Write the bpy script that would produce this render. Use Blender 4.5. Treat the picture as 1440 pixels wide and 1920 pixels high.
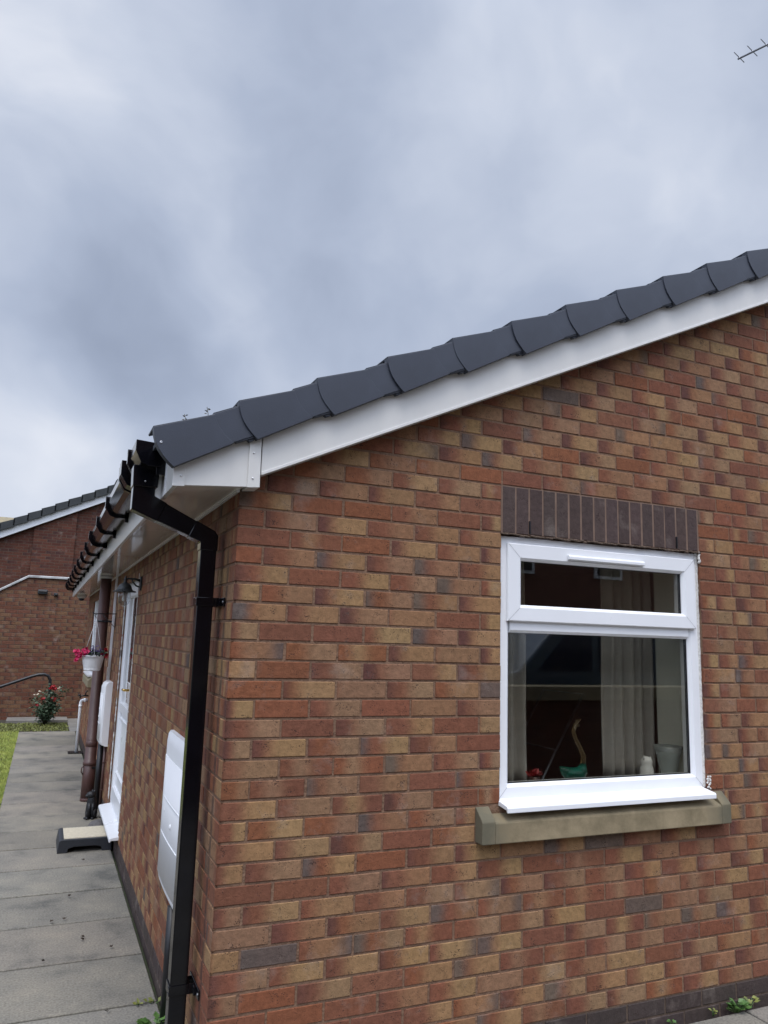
import bpy, math, random
from mathutils import Vector, Matrix
R = random.Random(7)
for o in list(bpy.data.objects): bpy.data.objects.remove(o)
S = bpy.context.scene
COL = S.collection

# ---------------------------------------------------------------- camera
yaw, pitch, roll, fpx = 0.4102202, 0.1654629, 0.0309864, 1429.21
fw = Vector((math.sin(yaw)*math.cos(pitch), math.cos(yaw)*math.cos(pitch), math.sin(pitch)))
rt = Vector((math.cos(yaw), -math.sin(yaw), 0)); up = rt.cross(fw)
r2 = math.cos(roll)*rt + math.sin(roll)*up
u2 = -math.sin(roll)*rt + math.cos(roll)*up
cd = bpy.data.cameras.new("camera"); cam = bpy.data.objects.new("camera", cd); COL.objects.link(cam)
m = Matrix((r2, u2, -fw)).transposed().to_4x4(); m.translation = Vector((-0.6665, -2.9863, 1.7111)); cam.matrix_world = m
cd.sensor_fit = 'VERTICAL'; cd.sensor_height = 24.0; cd.sensor_width = 18.0; cd.lens = fpx/1920*24.0
cd.clip_start = 0.05; cd.clip_end = 2000
S.camera = cam
S.render.resolution_x, S.render.resolution_y = 768, 1024

# ---------------------------------------------------------------- world (overcast sky) and sun
W = bpy.data.worlds.new("World"); S.world = W; W.use_nodes = True
nt = W.node_tree; nt.nodes.clear()
def N(nt, t, **kw):
    n = nt.nodes.new(t)
    for k, v in kw.items():
        if k.startswith('i_'): n.inputs[k[2:].replace('_', ' ')].default_value = v
        else: setattr(n, k, v)
    return n
SUN_EL, SUN_AZ = math.radians(65), math.radians(204)      # azimuth clockwise from +Y
sd = Vector((math.sin(SUN_AZ)*math.cos(SUN_EL), math.cos(SUN_AZ)*math.cos(SUN_EL), math.sin(SUN_EL)))
def world():
    L = nt.links.new
    tc = N(nt, 'ShaderNodeTexCoord')
    sky = N(nt, 'ShaderNodeTexSky', sky_type='NISHITA', sun_disc=False, sun_elevation=SUN_EL, sun_rotation=SUN_AZ)
    # warped direction for soft cloud edges
    wn = N(nt, 'ShaderNodeTexNoise', noise_dimensions='3D'); wn.inputs['Scale'].default_value = 2.2; wn.inputs['Detail'].default_value = 4
    L(tc.outputs['Generated'], wn.inputs['Vector'])
    ws = N(nt, 'ShaderNodeVectorMath', operation='SUBTRACT'); ws.inputs[1].default_value = (.5, .5, .5); L(wn.outputs['Color'], ws.inputs[0])
    wm = N(nt, 'ShaderNodeVectorMath', operation='MULTIPLY_ADD'); wm.inputs[1].default_value = (.34,)*3
    L(ws.outputs[0], wm.inputs[0]); L(tc.outputs['Generated'], wm.inputs[2])
    mp = N(nt, 'ShaderNodeMapping'); mp.inputs['Scale'].default_value = (1, 1, 1.1); mp.inputs['Rotation'].default_value = (.2, .55, .2); L(wm.outputs[0], mp.inputs[0])
    n1 = N(nt, 'ShaderNodeTexNoise'); n1.inputs['Scale'].default_value = 2.9; n1.inputs['Detail'].default_value = 5; n1.inputs['Roughness'].default_value = .50
    L(mp.outputs[0], n1.inputs['Vector'])
    nf = N(nt, 'ShaderNodeTexNoise'); nf.inputs['Scale'].default_value = 7; nf.inputs['Detail'].default_value = 7; nf.inputs['Roughness'].default_value = .5
    L(mp.outputs[0], nf.inputs['Vector'])
    acc = N(nt, 'ShaderNodeMath', operation='MULTIPLY_ADD'); acc.inputs[1].default_value = .80; acc.inputs[2].default_value = .035; L(n1.outputs[0], acc.inputs[0])
    a2 = N(nt, 'ShaderNodeMath', operation='MULTIPLY_ADD'); a2.inputs[1].default_value = .30; L(nf.outputs[0], a2.inputs[0]); L(acc.outputs[0], a2.inputs[2])
    cur = a2.outputs[0]
    # thinner and thicker parts of the cloud deck
    blobs = [((-.075,.80,.59), .20, .20), ((-.02,.90,.43), .17, -.13), ((.042,.954,.310), .12, -.19), ((.254,.729,.636), .14, -.03),
             ((.14,.903,.407), .09, .11), ((-.04,.985,.165), .12, .30), ((.473,.681,.56), .17, .09), ((.03,.96,.30), .08, -.05),
             ((.644,.53,.551), .16, .07), ((.30,.87,.39), .12, -.05)]
    for d, rad, amt in blobs:
        s = N(nt, 'ShaderNodeVectorMath', operation='DISTANCE'); s.inputs[1].default_value = Vector(d).normalized(); L(wm.outputs[0], s.inputs[0])
        mr = N(nt, 'ShaderNodeMapRange', interpolation_type='SMOOTHERSTEP'); mr.inputs['From Min'].default_value = 0; mr.inputs['From Max'].default_value = rad*1.7
        mr.inputs['To Min'].default_value = amt; mr.inputs['To Max'].default_value = 0; L(s.outputs['Value'], mr.inputs[0])
        a = N(nt, 'ShaderNodeMath', operation='ADD'); L(cur, a.inputs[0]); L(mr.outputs[0], a.inputs[1]); cur = a.outputs[0]
    cr = N(nt, 'ShaderNodeValToRGB'); L(cur, cr.inputs[0])
    e = cr.color_ramp.elements
    e[0].position = .18; e[0].color = (.300, .352, .470, 1)
    e[1].position = .95; e[1].color = (.87, .90, .98, 1)
    for p, c in ((.36, (.372, .432, .565, 1)), (.52, (.462, .528, .672, 1)), (.72, (.62, .68, .81, 1))):
        x = e.new(p); x.color = c
    # brighter cloud round the hidden sun, behind the camera
    dt = N(nt, 'ShaderNodeVectorMath', operation='DOT_PRODUCT'); dt.inputs[1].default_value = sd; L(tc.outputs['Generated'], dt.inputs[0])
    mr = N(nt, 'ShaderNodeMapRange', interpolation_type='SMOOTHSTEP'); mr.inputs['From Min'].default_value = .28; mr.inputs['From Max'].default_value = 1
    mr.inputs['To Min'].default_value = 1; mr.inputs['To Max'].default_value = 4.3; L(dt.outputs['Value'], mr.inputs[0])
    mul = N(nt, 'ShaderNodeVectorMath', operation='SCALE'); L(cr.outputs[0], mul.inputs[0]); L(mr.outputs[0], mul.inputs['Scale'])
    b1 = N(nt, 'ShaderNodeBackground'); b1.inputs['Strength'].default_value = 1.0; L(mul.outputs[0], b1.inputs[0])
    b0 = N(nt, 'ShaderNodeBackground'); b0.inputs['Strength'].default_value = .08; L(sky.outputs[0], b0.inputs[0])
    mx = N(nt, 'ShaderNodeMixShader'); mx.inputs[0].default_value = .93; L(b0.outputs[0], mx.inputs[1]); L(b1.outputs[0], mx.inputs[2])
    out = N(nt, 'ShaderNodeOutputWorld'); L(mx.outputs[0], out.inputs[0])
world()
sl = bpy.data.lights.new("sun", 'SUN'); sl.energy = 1.9; sl.angle = math.radians(27); sl.color = (1, .93, .84)
so = bpy.data.objects.new("sun", sl); COL.objects.link(so); so.rotation_euler = (-sd).to_track_quat('-Z', 'Y').to_euler()
S.view_settings.view_transform = 'Standard'; S.view_settings.look = 'None'
S.view_settings.exposure = 0.0; S.view_settings.gamma = 1

# ---------------------------------------------------------------- materials
def mat(name):
    m = bpy.data.materials.new(name); m.use_nodes = True
    return m, m.node_tree, m.node_tree.nodes['Principled BSDF']
def simple(name, col, rough=.5, noise=0, nscale=8, bump=0, bscale=60, spec=.5, metal=0, col2=None, coat=0):
    m, t, b = mat(name); L = t.links.new
    b.inputs['Roughness'].default_value = rough; b.inputs['Specular IOR Level'].default_value = spec; b.inputs['Metallic'].default_value = metal
    b.inputs['Base Color'].default_value = (*col, 1); b.inputs['Coat Weight'].default_value = coat
    tc = N(t, 'ShaderNodeTexCoord')
    if noise:
        n = N(t, 'ShaderNodeTexNoise'); n.inputs['Scale'].default_value = nscale; n.inputs['Detail'].default_value = 6; n.inputs['Roughness'].default_value = .6
        L(tc.outputs['Object'], n.inputs['Vector'])
        cr = N(t, 'ShaderNodeValToRGB'); L(n.outputs[0], cr.inputs[0])
        c2 = col2 or tuple(c*(1-noise) for c in col)
        cr.color_ramp.elements[0].position = .32; cr.color_ramp.elements[0].color = (*c2, 1)
        cr.color_ramp.elements[1].position = .68; cr.color_ramp.elements[1].color = (*col, 1)
        L(cr.outputs[0], b.inputs['Base Color'])
        mr = N(t, 'ShaderNodeMapRange'); mr.inputs['To Min'].default_value = rough*1.25; mr.inputs['To Max'].default_value = rough*.85; L(n.outputs[0], mr.inputs[0]); L(mr.outputs[0], b.inputs['Roughness'])
    if bump:
        n = N(t, 'ShaderNodeTexNoise'); n.inputs['Scale'].default_value = bscale; n.inputs['Detail'].default_value = 5
        L(tc.outputs['Object'], n.inputs['Vector'])
        bp = N(t, 'ShaderNodeBump'); bp.inputs['Strength'].default_value = bump; bp.inputs['Distance'].default_value = .01
        L(n.outputs[0], bp.inputs['Height']); L(bp.outputs[0], b.inputs['Normal'])
    return m
def brick_material():
    m, t, b = mat("brick"); L = t.links.new
    b.inputs['Roughness'].default_value = .82; b.inputs['Specular IOR Level'].default_value = .25
    uv = N(t, 'ShaderNodeUVMap'); uv.uv_map = 'uv'; sp = N(t, 'ShaderNodeSeparateXYZ'); L(uv.outputs[0], sp.inputs[0])
    tc = N(t, 'ShaderNodeTexCoord')
    cE = N(t, 'ShaderNodeVertexColor', layer_name='edge'); cL = N(t, 'ShaderNodeVertexColor', layer_name='left'); cR = N(t, 'ShaderNodeVertexColor', layer_name='right')
    wn = N(t, 'ShaderNodeTexNoise'); wn.inputs['Scale'].default_value = 30; wn.inputs['Detail'].default_value = 3; L(tc.outputs['Object'], wn.inputs['Vector'])
    u = N(t, 'ShaderNodeMath', operation='MULTIPLY_ADD'); u.inputs[1].default_value = .16; L(wn.outputs[0], u.inputs[0])
    uo = N(t, 'ShaderNodeMath', operation='SUBTRACT'); uo.inputs[1].default_value = .08; L(sp.outputs['X'], uo.inputs[0]); L(uo.outputs[0], u.inputs[2])
    def band(alpha, halfw):
        lo = N(t, 'ShaderNodeMath', operation='SUBTRACT'); lo.inputs[1].default_value = halfw; L(alpha, lo.inputs[0])
        hi = N(t, 'ShaderNodeMath', operation='ADD'); hi.inputs[1].default_value = halfw; L(alpha, hi.inputs[0])
        mr = N(t, 'ShaderNodeMapRange', interpolation_type='SMOOTHSTEP'); L(u.outputs[0], mr.inputs[0]); L(lo.outputs[0], mr.inputs['From Min']); L(hi.outputs[0], mr.inputs['From Max'])
        return mr.outputs[0]
    m1 = N(t, 'ShaderNodeMix', data_type='RGBA'); L(band(cE.outputs['Alpha'], .17), m1.inputs[0]); L(cE.outputs['Color'], m1.inputs[6]); L(cL.outputs['Color'], m1.inputs[7])
    m2 = N(t, 'ShaderNodeMix', data_type='RGBA'); L(band(cL.outputs['Alpha'], .22), m2.inputs[0]); L(m1.outputs[2], m2.inputs[6]); L(cR.outputs['Color'], m2.inputs[7])
    # sandy mottling
    n2 = N(t, 'ShaderNodeTexNoise'); n2.inputs['Scale'].default_value = 38; n2.inputs['Detail'].default_value = 6; n2.inputs['Roughness'].default_value = .7; L(tc.outputs['Object'], n2.inputs['Vector'])
    mr = N(t, 'ShaderNodeMapRange'); mr.inputs['From Min'].default_value = .3; mr.inputs['From Max'].default_value = .7; mr.inputs['To Min'].default_value = .74; mr.inputs['To Max'].default_value = 1.22; L(n2.outputs[0], mr.inputs[0])
    s1 = N(t, 'ShaderNodeVectorMath', operation='SCALE'); L(m2.outputs[2], s1.inputs[0]); L(mr.outputs[0], s1.inputs['Scale'])
    # dark pits and drag marks
    mp = N(t, 'ShaderNodeMapping'); mp.inputs['Scale'].default_value = (1, 1, 1.25); L(tc.outputs['Object'], mp.inputs[0])
    vo = N(t, 'ShaderNodeTexVoronoi', feature='F1'); vo.inputs['Scale'].default_value = 125; L(mp.outputs[0], vo.inputs['Vector'])
    n3 = N(t, 'ShaderNodeTexNoise'); n3.inputs['Scale'].default_value = 22; n3.inputs['Detail'].default_value = 2; L(tc.outputs['Object'], n3.inputs['Vector'])
    pm = N(t, 'ShaderNodeMapRange'); pm.inputs['From Min'].default_value = .40; pm.inputs['From Max'].default_value = .72; pm.inputs['To Min'].default_value = 0; pm.inputs['To Max'].default_value = .42; L(n3.outputs[0], pm.inputs[0])
    lt = N(t, 'ShaderNodeMath', operation='LESS_THAN'); L(vo.outputs['Distance'], lt.inputs[0]); L(pm.outputs[0], lt.inputs[1])
    dk = N(t, 'ShaderNodeMix', data_type='RGBA'); dk.inputs[7].default_value = (.035, .018, .015, 1)
    pf = N(t, 'ShaderNodeMath', operation='MULTIPLY'); pf.inputs[1].default_value = .75; L(lt.outputs[0], pf.inputs[0]); L(pf.outputs[0], dk.inputs[0]); L(s1.outputs[0], dk.inputs[6])
    # faint lime bloom
    n4 = N(t, 'ShaderNodeTexNoise'); n4.inputs['Scale'].default_value = 5.5; n4.inputs['Detail'].default_value = 5; n4.inputs['Roughness'].default_value = .65; L(tc.outputs['Object'], n4.inputs['Vector'])
    bm = N(t, 'ShaderNodeMapRange'); bm.inputs['From Min'].default_value = .57; bm.inputs['From Max'].default_value = .80; bm.inputs['To Max'].default_value = .36; L(n4.outputs[0], bm.inputs[0])
    bl = N(t, 'ShaderNodeMix', data_type='RGBA'); bl.inputs[7].default_value = (.40, .34, .29, 1); L(bm.outputs[0], bl.inputs[0]); L(dk.outputs[2], bl.inputs[6])
    # soft dark vertical streak on the side wall near the corner
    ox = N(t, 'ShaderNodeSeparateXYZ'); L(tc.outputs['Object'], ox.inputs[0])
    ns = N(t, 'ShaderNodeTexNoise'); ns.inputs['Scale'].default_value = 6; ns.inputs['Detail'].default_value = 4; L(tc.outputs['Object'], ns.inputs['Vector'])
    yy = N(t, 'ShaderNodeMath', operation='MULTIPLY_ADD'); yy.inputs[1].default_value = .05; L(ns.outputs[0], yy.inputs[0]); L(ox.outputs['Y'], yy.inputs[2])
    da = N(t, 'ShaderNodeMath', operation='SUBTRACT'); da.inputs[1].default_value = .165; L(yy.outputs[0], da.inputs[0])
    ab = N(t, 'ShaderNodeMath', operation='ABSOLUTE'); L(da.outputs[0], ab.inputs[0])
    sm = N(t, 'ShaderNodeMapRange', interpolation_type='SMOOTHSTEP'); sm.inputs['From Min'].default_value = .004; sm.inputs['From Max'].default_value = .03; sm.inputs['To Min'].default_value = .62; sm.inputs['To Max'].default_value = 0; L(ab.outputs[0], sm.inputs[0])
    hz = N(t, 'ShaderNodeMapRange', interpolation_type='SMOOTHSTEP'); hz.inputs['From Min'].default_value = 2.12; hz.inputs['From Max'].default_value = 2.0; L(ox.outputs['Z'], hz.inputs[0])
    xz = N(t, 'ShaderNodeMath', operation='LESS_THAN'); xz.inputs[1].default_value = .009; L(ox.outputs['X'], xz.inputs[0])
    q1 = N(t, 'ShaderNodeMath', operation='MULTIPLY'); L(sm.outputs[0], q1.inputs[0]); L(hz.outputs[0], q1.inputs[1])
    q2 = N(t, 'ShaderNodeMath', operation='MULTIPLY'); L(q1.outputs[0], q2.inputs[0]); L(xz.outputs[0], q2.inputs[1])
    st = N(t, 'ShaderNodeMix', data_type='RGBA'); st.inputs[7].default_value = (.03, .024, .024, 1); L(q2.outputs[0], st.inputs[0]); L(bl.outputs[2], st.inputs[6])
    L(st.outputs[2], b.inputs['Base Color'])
    n5 = N(t, 'ShaderNodeTexNoise'); n5.inputs['Scale'].default_value = 16; n5.inputs['Detail'].default_value = 8; n5.inputs['Roughness'].default_value = .7; L(tc.outputs['Object'], n5.inputs['Vector'])
    n6 = N(t, 'ShaderNodeMath', operation='MULTIPLY_ADD'); n6.inputs[1].default_value = 1.6; L(n5.outputs[0], n6.inputs[0]); L(n2.outputs[0], n6.inputs[2])
    ad = N(t, 'ShaderNodeMath', operation='MULTIPLY_ADD'); ad.inputs[1].default_value = -.6; L(lt.outputs[0], ad.inputs[0]); L(n6.outputs[0], ad.inputs[2])
    bp = N(t, 'ShaderNodeBump'); bp.inputs['Strength'].default_value = .6; bp.inputs['Distance'].default_value = .005; L(ad.outputs[0], bp.inputs['Height']); L(bp.outputs[0], b.inputs['Normal'])
    return m
M_ = {}
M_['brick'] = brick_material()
M_['mortar'] = simple('mortar', (.225, .138, .090), .95, noise=.35, nscale=9, bump=.8, bscale=70, spec=.15, col2=(.155, .095, .066))
M_['mortar_dark'] = simple('plinth_mortar', (.135, .098, .075), .95, noise=.35, nscale=9, bump=.6, bscale=70, spec=.15)
M_['mortar_lintel'] = simple('lintel_mortar', (.205, .135, .100), .95, noise=.3, nscale=12)
M_['upvc'] = simple('white_upvc', (.80, .81, .83), .28, noise=.05, nscale=3, spec=.5)
M_['upvc_dull'] = simple('white_upvc_dull', (.77, .78, .79), .35, noise=.06, nscale=5)
M_['barge'] = None
M_['soffit'] = simple('white_soffit_board', (.76, .73, .68), .10, noise=.04, nscale=2, coat=.4)
M_['boxwhite'] = simple('moulded_white_plastic', (.82, .82, .83), .5, noise=.06, nscale=4)
M_['seal'] = simple('white_sealant', (.70, .68, .64), .6, noise=.3, nscale=60, bump=.6, bscale=90)
M_['grey_plastic'] = simple('grey_verge_plastic', (.050, .057, .076), .45, noise=.22, nscale=5, spec=.4, bump=.05, bscale=200)
M_['tile'] = simple('roof_tile', (.045, .05, .06), .75, noise=.3, nscale=7, bump=.3, bscale=80)
M_['black'] = simple('black_gloss_plastic', (.004, .004, .006), .12, spec=.38, noise=.5, nscale=9)
M_['black_matt'] = simple('black_matt_plastic', (.012, .012, .014), .38, noise=.2, nscale=15)
M_['brown'] = simple('brown_plastic', (.085, .040, .034), .42, noise=.22, nscale=10)
M_['stone'] = simple('cast_stone', (.30, .25, .155), .9, noise=.3, nscale=3, bump=.35, bscale=90, spec=.2, col2=(.20, .175, .125))
M_['pave'] = None
M_['brass'] = simple('brass', (.75, .5, .16), .25, metal=1)
M_['metal'] = simple('grey_metal', (.42, .42, .44), .4, metal=.9, noise=.3, nscale=20)
M_['lead'] = simple('coping_metal', (.55, .55, .54), .45, metal=.3, noise=.45, nscale=5)
M_['curtain'] = simple('curtain_cloth', (.50, .46, .41), .9, noise=.1, nscale=20, spec=.1)
M_['plaster'] = simple('painted_plaster', (.72, .70, .60), .8, noise=.05, nscale=4)
M_['room'] = simple('room_wall', (.46, .37, .32), .9, noise=.1, nscale=2)
M_['cream'] = simple('cream_mat', (.60, .54, .42), .9, noise=.2, nscale=40, bump=.3)
M_['leaf'] = simple('rose_leaf', (.055, .095, .045), .55, noise=.5, nscale=25, col2=(.022, .045, .022))
M_['weed'] = simple('weed_leaf', (.10, .20, .04), .5, noise=.45, nscale=30, col2=(.035, .09, .02))
M_['yellowweed'] = simple('pale_weed_leaf', (.23, .24, .05), .6, noise=.5, nscale=30, col2=(.09, .11, .03))
M_['pink'] = simple('pink_petal', (.75, .03, .15), .5, noise=.35, nscale=40)
M_['red'] = simple('red_petal', (.40, .006, .012), .5, noise=.45, nscale=40)
M_['purple'] = simple('purple_petal', (.07, .035, .16), .6, noise=.5, nscale=60)
M_['stem'] = simple('stem', (.05, .04, .02), .8)
M_['joint'] = simple('joint_dirt', (.026, .024, .016), .95, noise=.5, nscale=20, col2=(.03, .045, .012))
M_['soil'] = simple('soil', (.055, .045, .03), .95, noise=.5, nscale=12, bump=.8, bscale=30)
M_['concrete'] = simple('concrete', (.22, .205, .18), .9, noise=.35, nscale=2.5, bump=.3, bscale=60)
M_['asphalt'] = simple('asphalt', (.06, .06, .062), .9, noise=.3, nscale=6, bump=.4, bscale=80)
M_['rubber'] = simple('black_rubber', (.022, .025, .032), .55, noise=.3, nscale=14, bump=.15)
M_['ornament'] = simple('black_ornament', (.010, .010, .012), .5, noise=.3, nscale=30, bump=.5, bscale=40)
M_['greystone'] = simple('grey_stone', (.12, .11, .11), .85, noise=.3, nscale=30, bump=.5)
M_['dead'] = simple('dead_leaf', (.035, .022, .014), .8)
M_['timber'] = simple('timber', (.45, .28, .13), .8, noise=.3, nscale=10)
M_['ceramic'] = simple('white_ceramic', (.72, .70, .66), .2)
M_['towel'] = simple('grey_towel', (.30, .26, .27), .95, bump=.5, bscale=120)
M_['lanternmetal'] = simple('lantern_metal', (.030, .034, .036), .45, noise=.2, nscale=20)
M_['farroof'] = simple('far_roof_tile', (.030, .034, .036), .7, noise=.3, nscale=5)
M_['dome'] = simple('smoked_dome', (.01, .014, .04), .06)
def glass(name, tint=(.9, .95, .95), rough=0, ior=1.5, refl=1.35):
    m = bpy.data.materials.new(name); m.use_nodes = True; t = m.node_tree; t.nodes.clear(); L = t.links.new
    fr = N(t, 'ShaderNodeFresnel'); fr.inputs[0].default_value = ior
    ge = N(t, 'ShaderNodeNewGeometry'); io = N(t, 'ShaderNodeMapRange'); io.inputs['To Min'].default_value = ior; io.inputs['To Max'].default_value = 1/ior; L(ge.outputs['Backfacing'], io.inputs[0]); L(io.outputs[0], fr.inputs[0])
    tr = N(t, 'ShaderNodeBsdfTransparent'); tr.inputs[0].default_value = (*tint, 1)
    gl = N(t, 'ShaderNodeBsdfGlossy'); gl.inputs['Roughness'].default_value = rough; gl.inputs[0].default_value = (1, 1, 1, 1)
    a = N(t, 'ShaderNodeMath', operation='MULTIPLY'); a.inputs[1].default_value = refl; a.use_clamp = True; L(fr.outputs[0], a.inputs[0])
    mx = N(t, 'ShaderNodeMixShader'); L(a.outputs[0], mx.inputs[0]); L(tr.outputs[0], mx.inputs[1]); L(gl.outputs[0], mx.inputs[2])
    o = N(t, 'ShaderNodeOutputMaterial'); L(mx.outputs[0], o.inputs[0]); return m
M_['glass'] = glass('window_glass', (.84, .84, .81))
M_['bulb'] = glass('lantern_glass', (.84, .87, .88), refl=2.2)
def colglass(name, c, r=.03):
    m, t, b = mat(name); b.inputs['Base Color'].default_value = (*c, 1); b.inputs['Roughness'].default_value = r; b.inputs['Transmission Weight'].default_value = .75; b.inputs['IOR'].default_value = 1.4; return m
M_['green_glass'] = colglass('green_glass', (.01, .24, .17))
M_['clear_glass'] = colglass('cut_glass', (.75, .80, .78), .15)
M_['amber_glass'] = colglass('amber_glass', (.32, .22, .11), .1)
def paving_material():
    m, t, b = mat('paving'); L = t.links.new
    b.inputs['Roughness'].default_value = .85; b.inputs['Specular IOR Level'].default_value = .3
    tc = N(t, 'ShaderNodeTexCoord')
    mp = N(t, 'ShaderNodeMapping'); mp.inputs['Scale'].default_value = (1, 1, 1); L(tc.outputs['Object'], mp.inputs[0])
    n = N(t, 'ShaderNodeTexNoise'); n.inputs['Scale'].default_value = 2.8; n.inputs['Detail'].default_value = 9; n.inputs['Roughness'].default_value = .62; L(mp.outputs[0], n.inputs['Vector'])
    cr = N(t, 'ShaderNodeValToRGB'); L(n.outputs[0], cr.inputs[0]); e = cr.color_ramp.elements
    e[0].position = .32; e[0].color = (.104, .101, .093, 1); e[1].position = .72; e[1].color = (.228, .208, .174, 1)
    x = e.new(.46); x.color = (.172, .161, .142, 1)
    n2 = N(t, 'ShaderNodeTexNoise'); n2.inputs['Scale'].default_value = 95; n2.inputs['Detail'].default_value = 4; L(tc.outputs['Object'], n2.inputs['Vector'])
    mr = N(t, 'ShaderNodeMapRange'); mr.inputs['From Min'].default_value = .3; mr.inputs['From Max'].default_value = .7; mr.inputs['To Min'].default_value = .72; mr.inputs['To Max'].default_value = 1.28; L(n2.outputs[0], mr.inputs[0])
    at = N(t, 'ShaderNodeVertexColor', layer_name='tone')
    s1 = N(t, 'ShaderNodeVectorMath', operation='SCALE'); L(cr.outputs[0], s1.inputs[0]); L(mr.outputs[0], s1.inputs['Scale'])
    s2 = N(t, 'ShaderNodeVectorMath', operation='MULTIPLY'); L(s1.outputs[0], s2.inputs[0]); L(at.outputs['Color'], s2.inputs[1])
    # lichen spots
    v = N(t, 'ShaderNodeTexNoise'); v.inputs['Scale'].default_value = 14; v.inputs['Detail'].default_value = 5; L(tc.outputs['Object'], v.inputs['Vector'])
    lm = N(t, 'ShaderNodeMapRange'); lm.inputs['From Min'].default_value = .62; lm.inputs['From Max'].default_value = .72; lm.inputs['To Max'].default_value = .28; L(v.outputs[0], lm.inputs[0])
    mx = N(t, 'ShaderNodeMix', data_type='RGBA'); mx.inputs[7].default_value = (.31, .28, .22, 1); L(lm.outputs[0], mx.inputs[0]); L(s2.outputs[0], mx.inputs[6])
    L(mx.outputs[2], b.inputs['Base Color'])
    bp = N(t, 'ShaderNodeBump'); bp.inputs['Strength'].default_value = .5; bp.inputs['Distance'].default_value = .004; L(n2.outputs[0], bp.inputs['Height']); L(bp.outputs[0], b.inputs['Normal'])
    return m
M_['pave'] = paving_material()
def grimy_white():
    m, t, b = mat('weathered_white_board'); L = t.links.new
    b.inputs['Roughness'].default_value = .3
    tc = N(t, 'ShaderNodeTexCoord'); mp = N(t, 'ShaderNodeMapping'); mp.inputs['Scale'].default_value = (5, 5, 2.2); L(tc.outputs['Object'], mp.inputs[0])
    n = N(t, 'ShaderNodeTexNoise'); n.inputs['Scale'].default_value = 2.2; n.inputs['Detail'].default_value = 7; n.inputs['Roughness'].default_value = .65; L(mp.outputs[0], n.inputs['Vector'])
    n2 = N(t, 'ShaderNodeTexNoise'); n2.inputs['Scale'].default_value = 1.1; n2.inputs['Detail'].default_value = 4; L(tc.outputs['Object'], n2.inputs['Vector'])
    mu = N(t, 'ShaderNodeMath', operation='MULTIPLY'); L(n.outputs[0], mu.inputs[0]); L(n2.outputs[0], mu.inputs[1])
    cr = N(t, 'ShaderNodeValToRGB'); L(mu.outputs[0], cr.inputs[0]); e = cr.color_ramp.elements
    e[0].position = .12; e[0].color = (.625, .615, .59, 1); e[1].position = .30; e[1].color = (.665, .655, .63, 1); L(cr.outputs[0], b.inputs['Base Color'])
    return m
M_['barge'] = grimy_white()
def stone_material():
    m, t, b = mat('weathered_sill_stone'); L = t.links.new
    b.inputs['Roughness'].default_value = .92; b.inputs['Specular IOR Level'].default_value = .2
    tc = N(t, 'ShaderNodeTexCoord'); n = N(t, 'ShaderNodeTexNoise'); n.inputs['Scale'].default_value = 7; n.inputs['Detail'].default_value = 7; n.inputs['Roughness'].default_value = .65; L(tc.outputs['Object'], n.inputs['Vector'])
    cr = N(t, 'ShaderNodeValToRGB'); L(n.outputs[0], cr.inputs[0]); e = cr.color_ramp.elements
    e[0].position = .3; e[0].color = (.170, .138, .085, 1); e[1].position = .68; e[1].color = (.325, .262, .165, 1)
    sp = N(t, 'ShaderNodeSeparateXYZ'); L(tc.outputs['Object'], sp.inputs[0])
    # algae grown on both ends of the sill
    c = N(t, 'ShaderNodeMath', operation='SUBTRACT'); c.inputs[1].default_value = 1.83; L(sp.outputs['X'], c.inputs[0])
    a = N(t, 'ShaderNodeMath', operation='ABSOLUTE'); L(c.outputs[0], a.inputs[0])
    a2 = N(t, 'ShaderNodeMath', operation='MULTIPLY_ADD'); a2.inputs[1].default_value = .45; L(n.outputs[0], a2.inputs[0]); L(a.outputs[0], a2.inputs[2])
    mr = N(t, 'ShaderNodeMapRange'); mr.inputs['From Min'].default_value = .79; mr.inputs['From Max'].default_value = .93; mr.inputs['To Max'].default_value = .72; L(a2.outputs[0], mr.inputs[0])
    mx = N(t, 'ShaderNodeMix', data_type='RGBA'); mx.inputs[7].default_value = (.075, .078, .060, 1); L(mr.outputs[0], mx.inputs[0]); L(cr.outputs[0], mx.inputs[6]); L(mx.outputs[2], b.inputs['Base Color'])
    bp = N(t, 'ShaderNodeBump'); bp.inputs['Strength'].default_value = .5; bp.inputs['Distance'].default_value = .006; L(n.outputs[0], bp.inputs['Height']); L(bp.outputs[0], b.inputs['Normal'])
    return m
M_['sillstone'] = stone_material()

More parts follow.
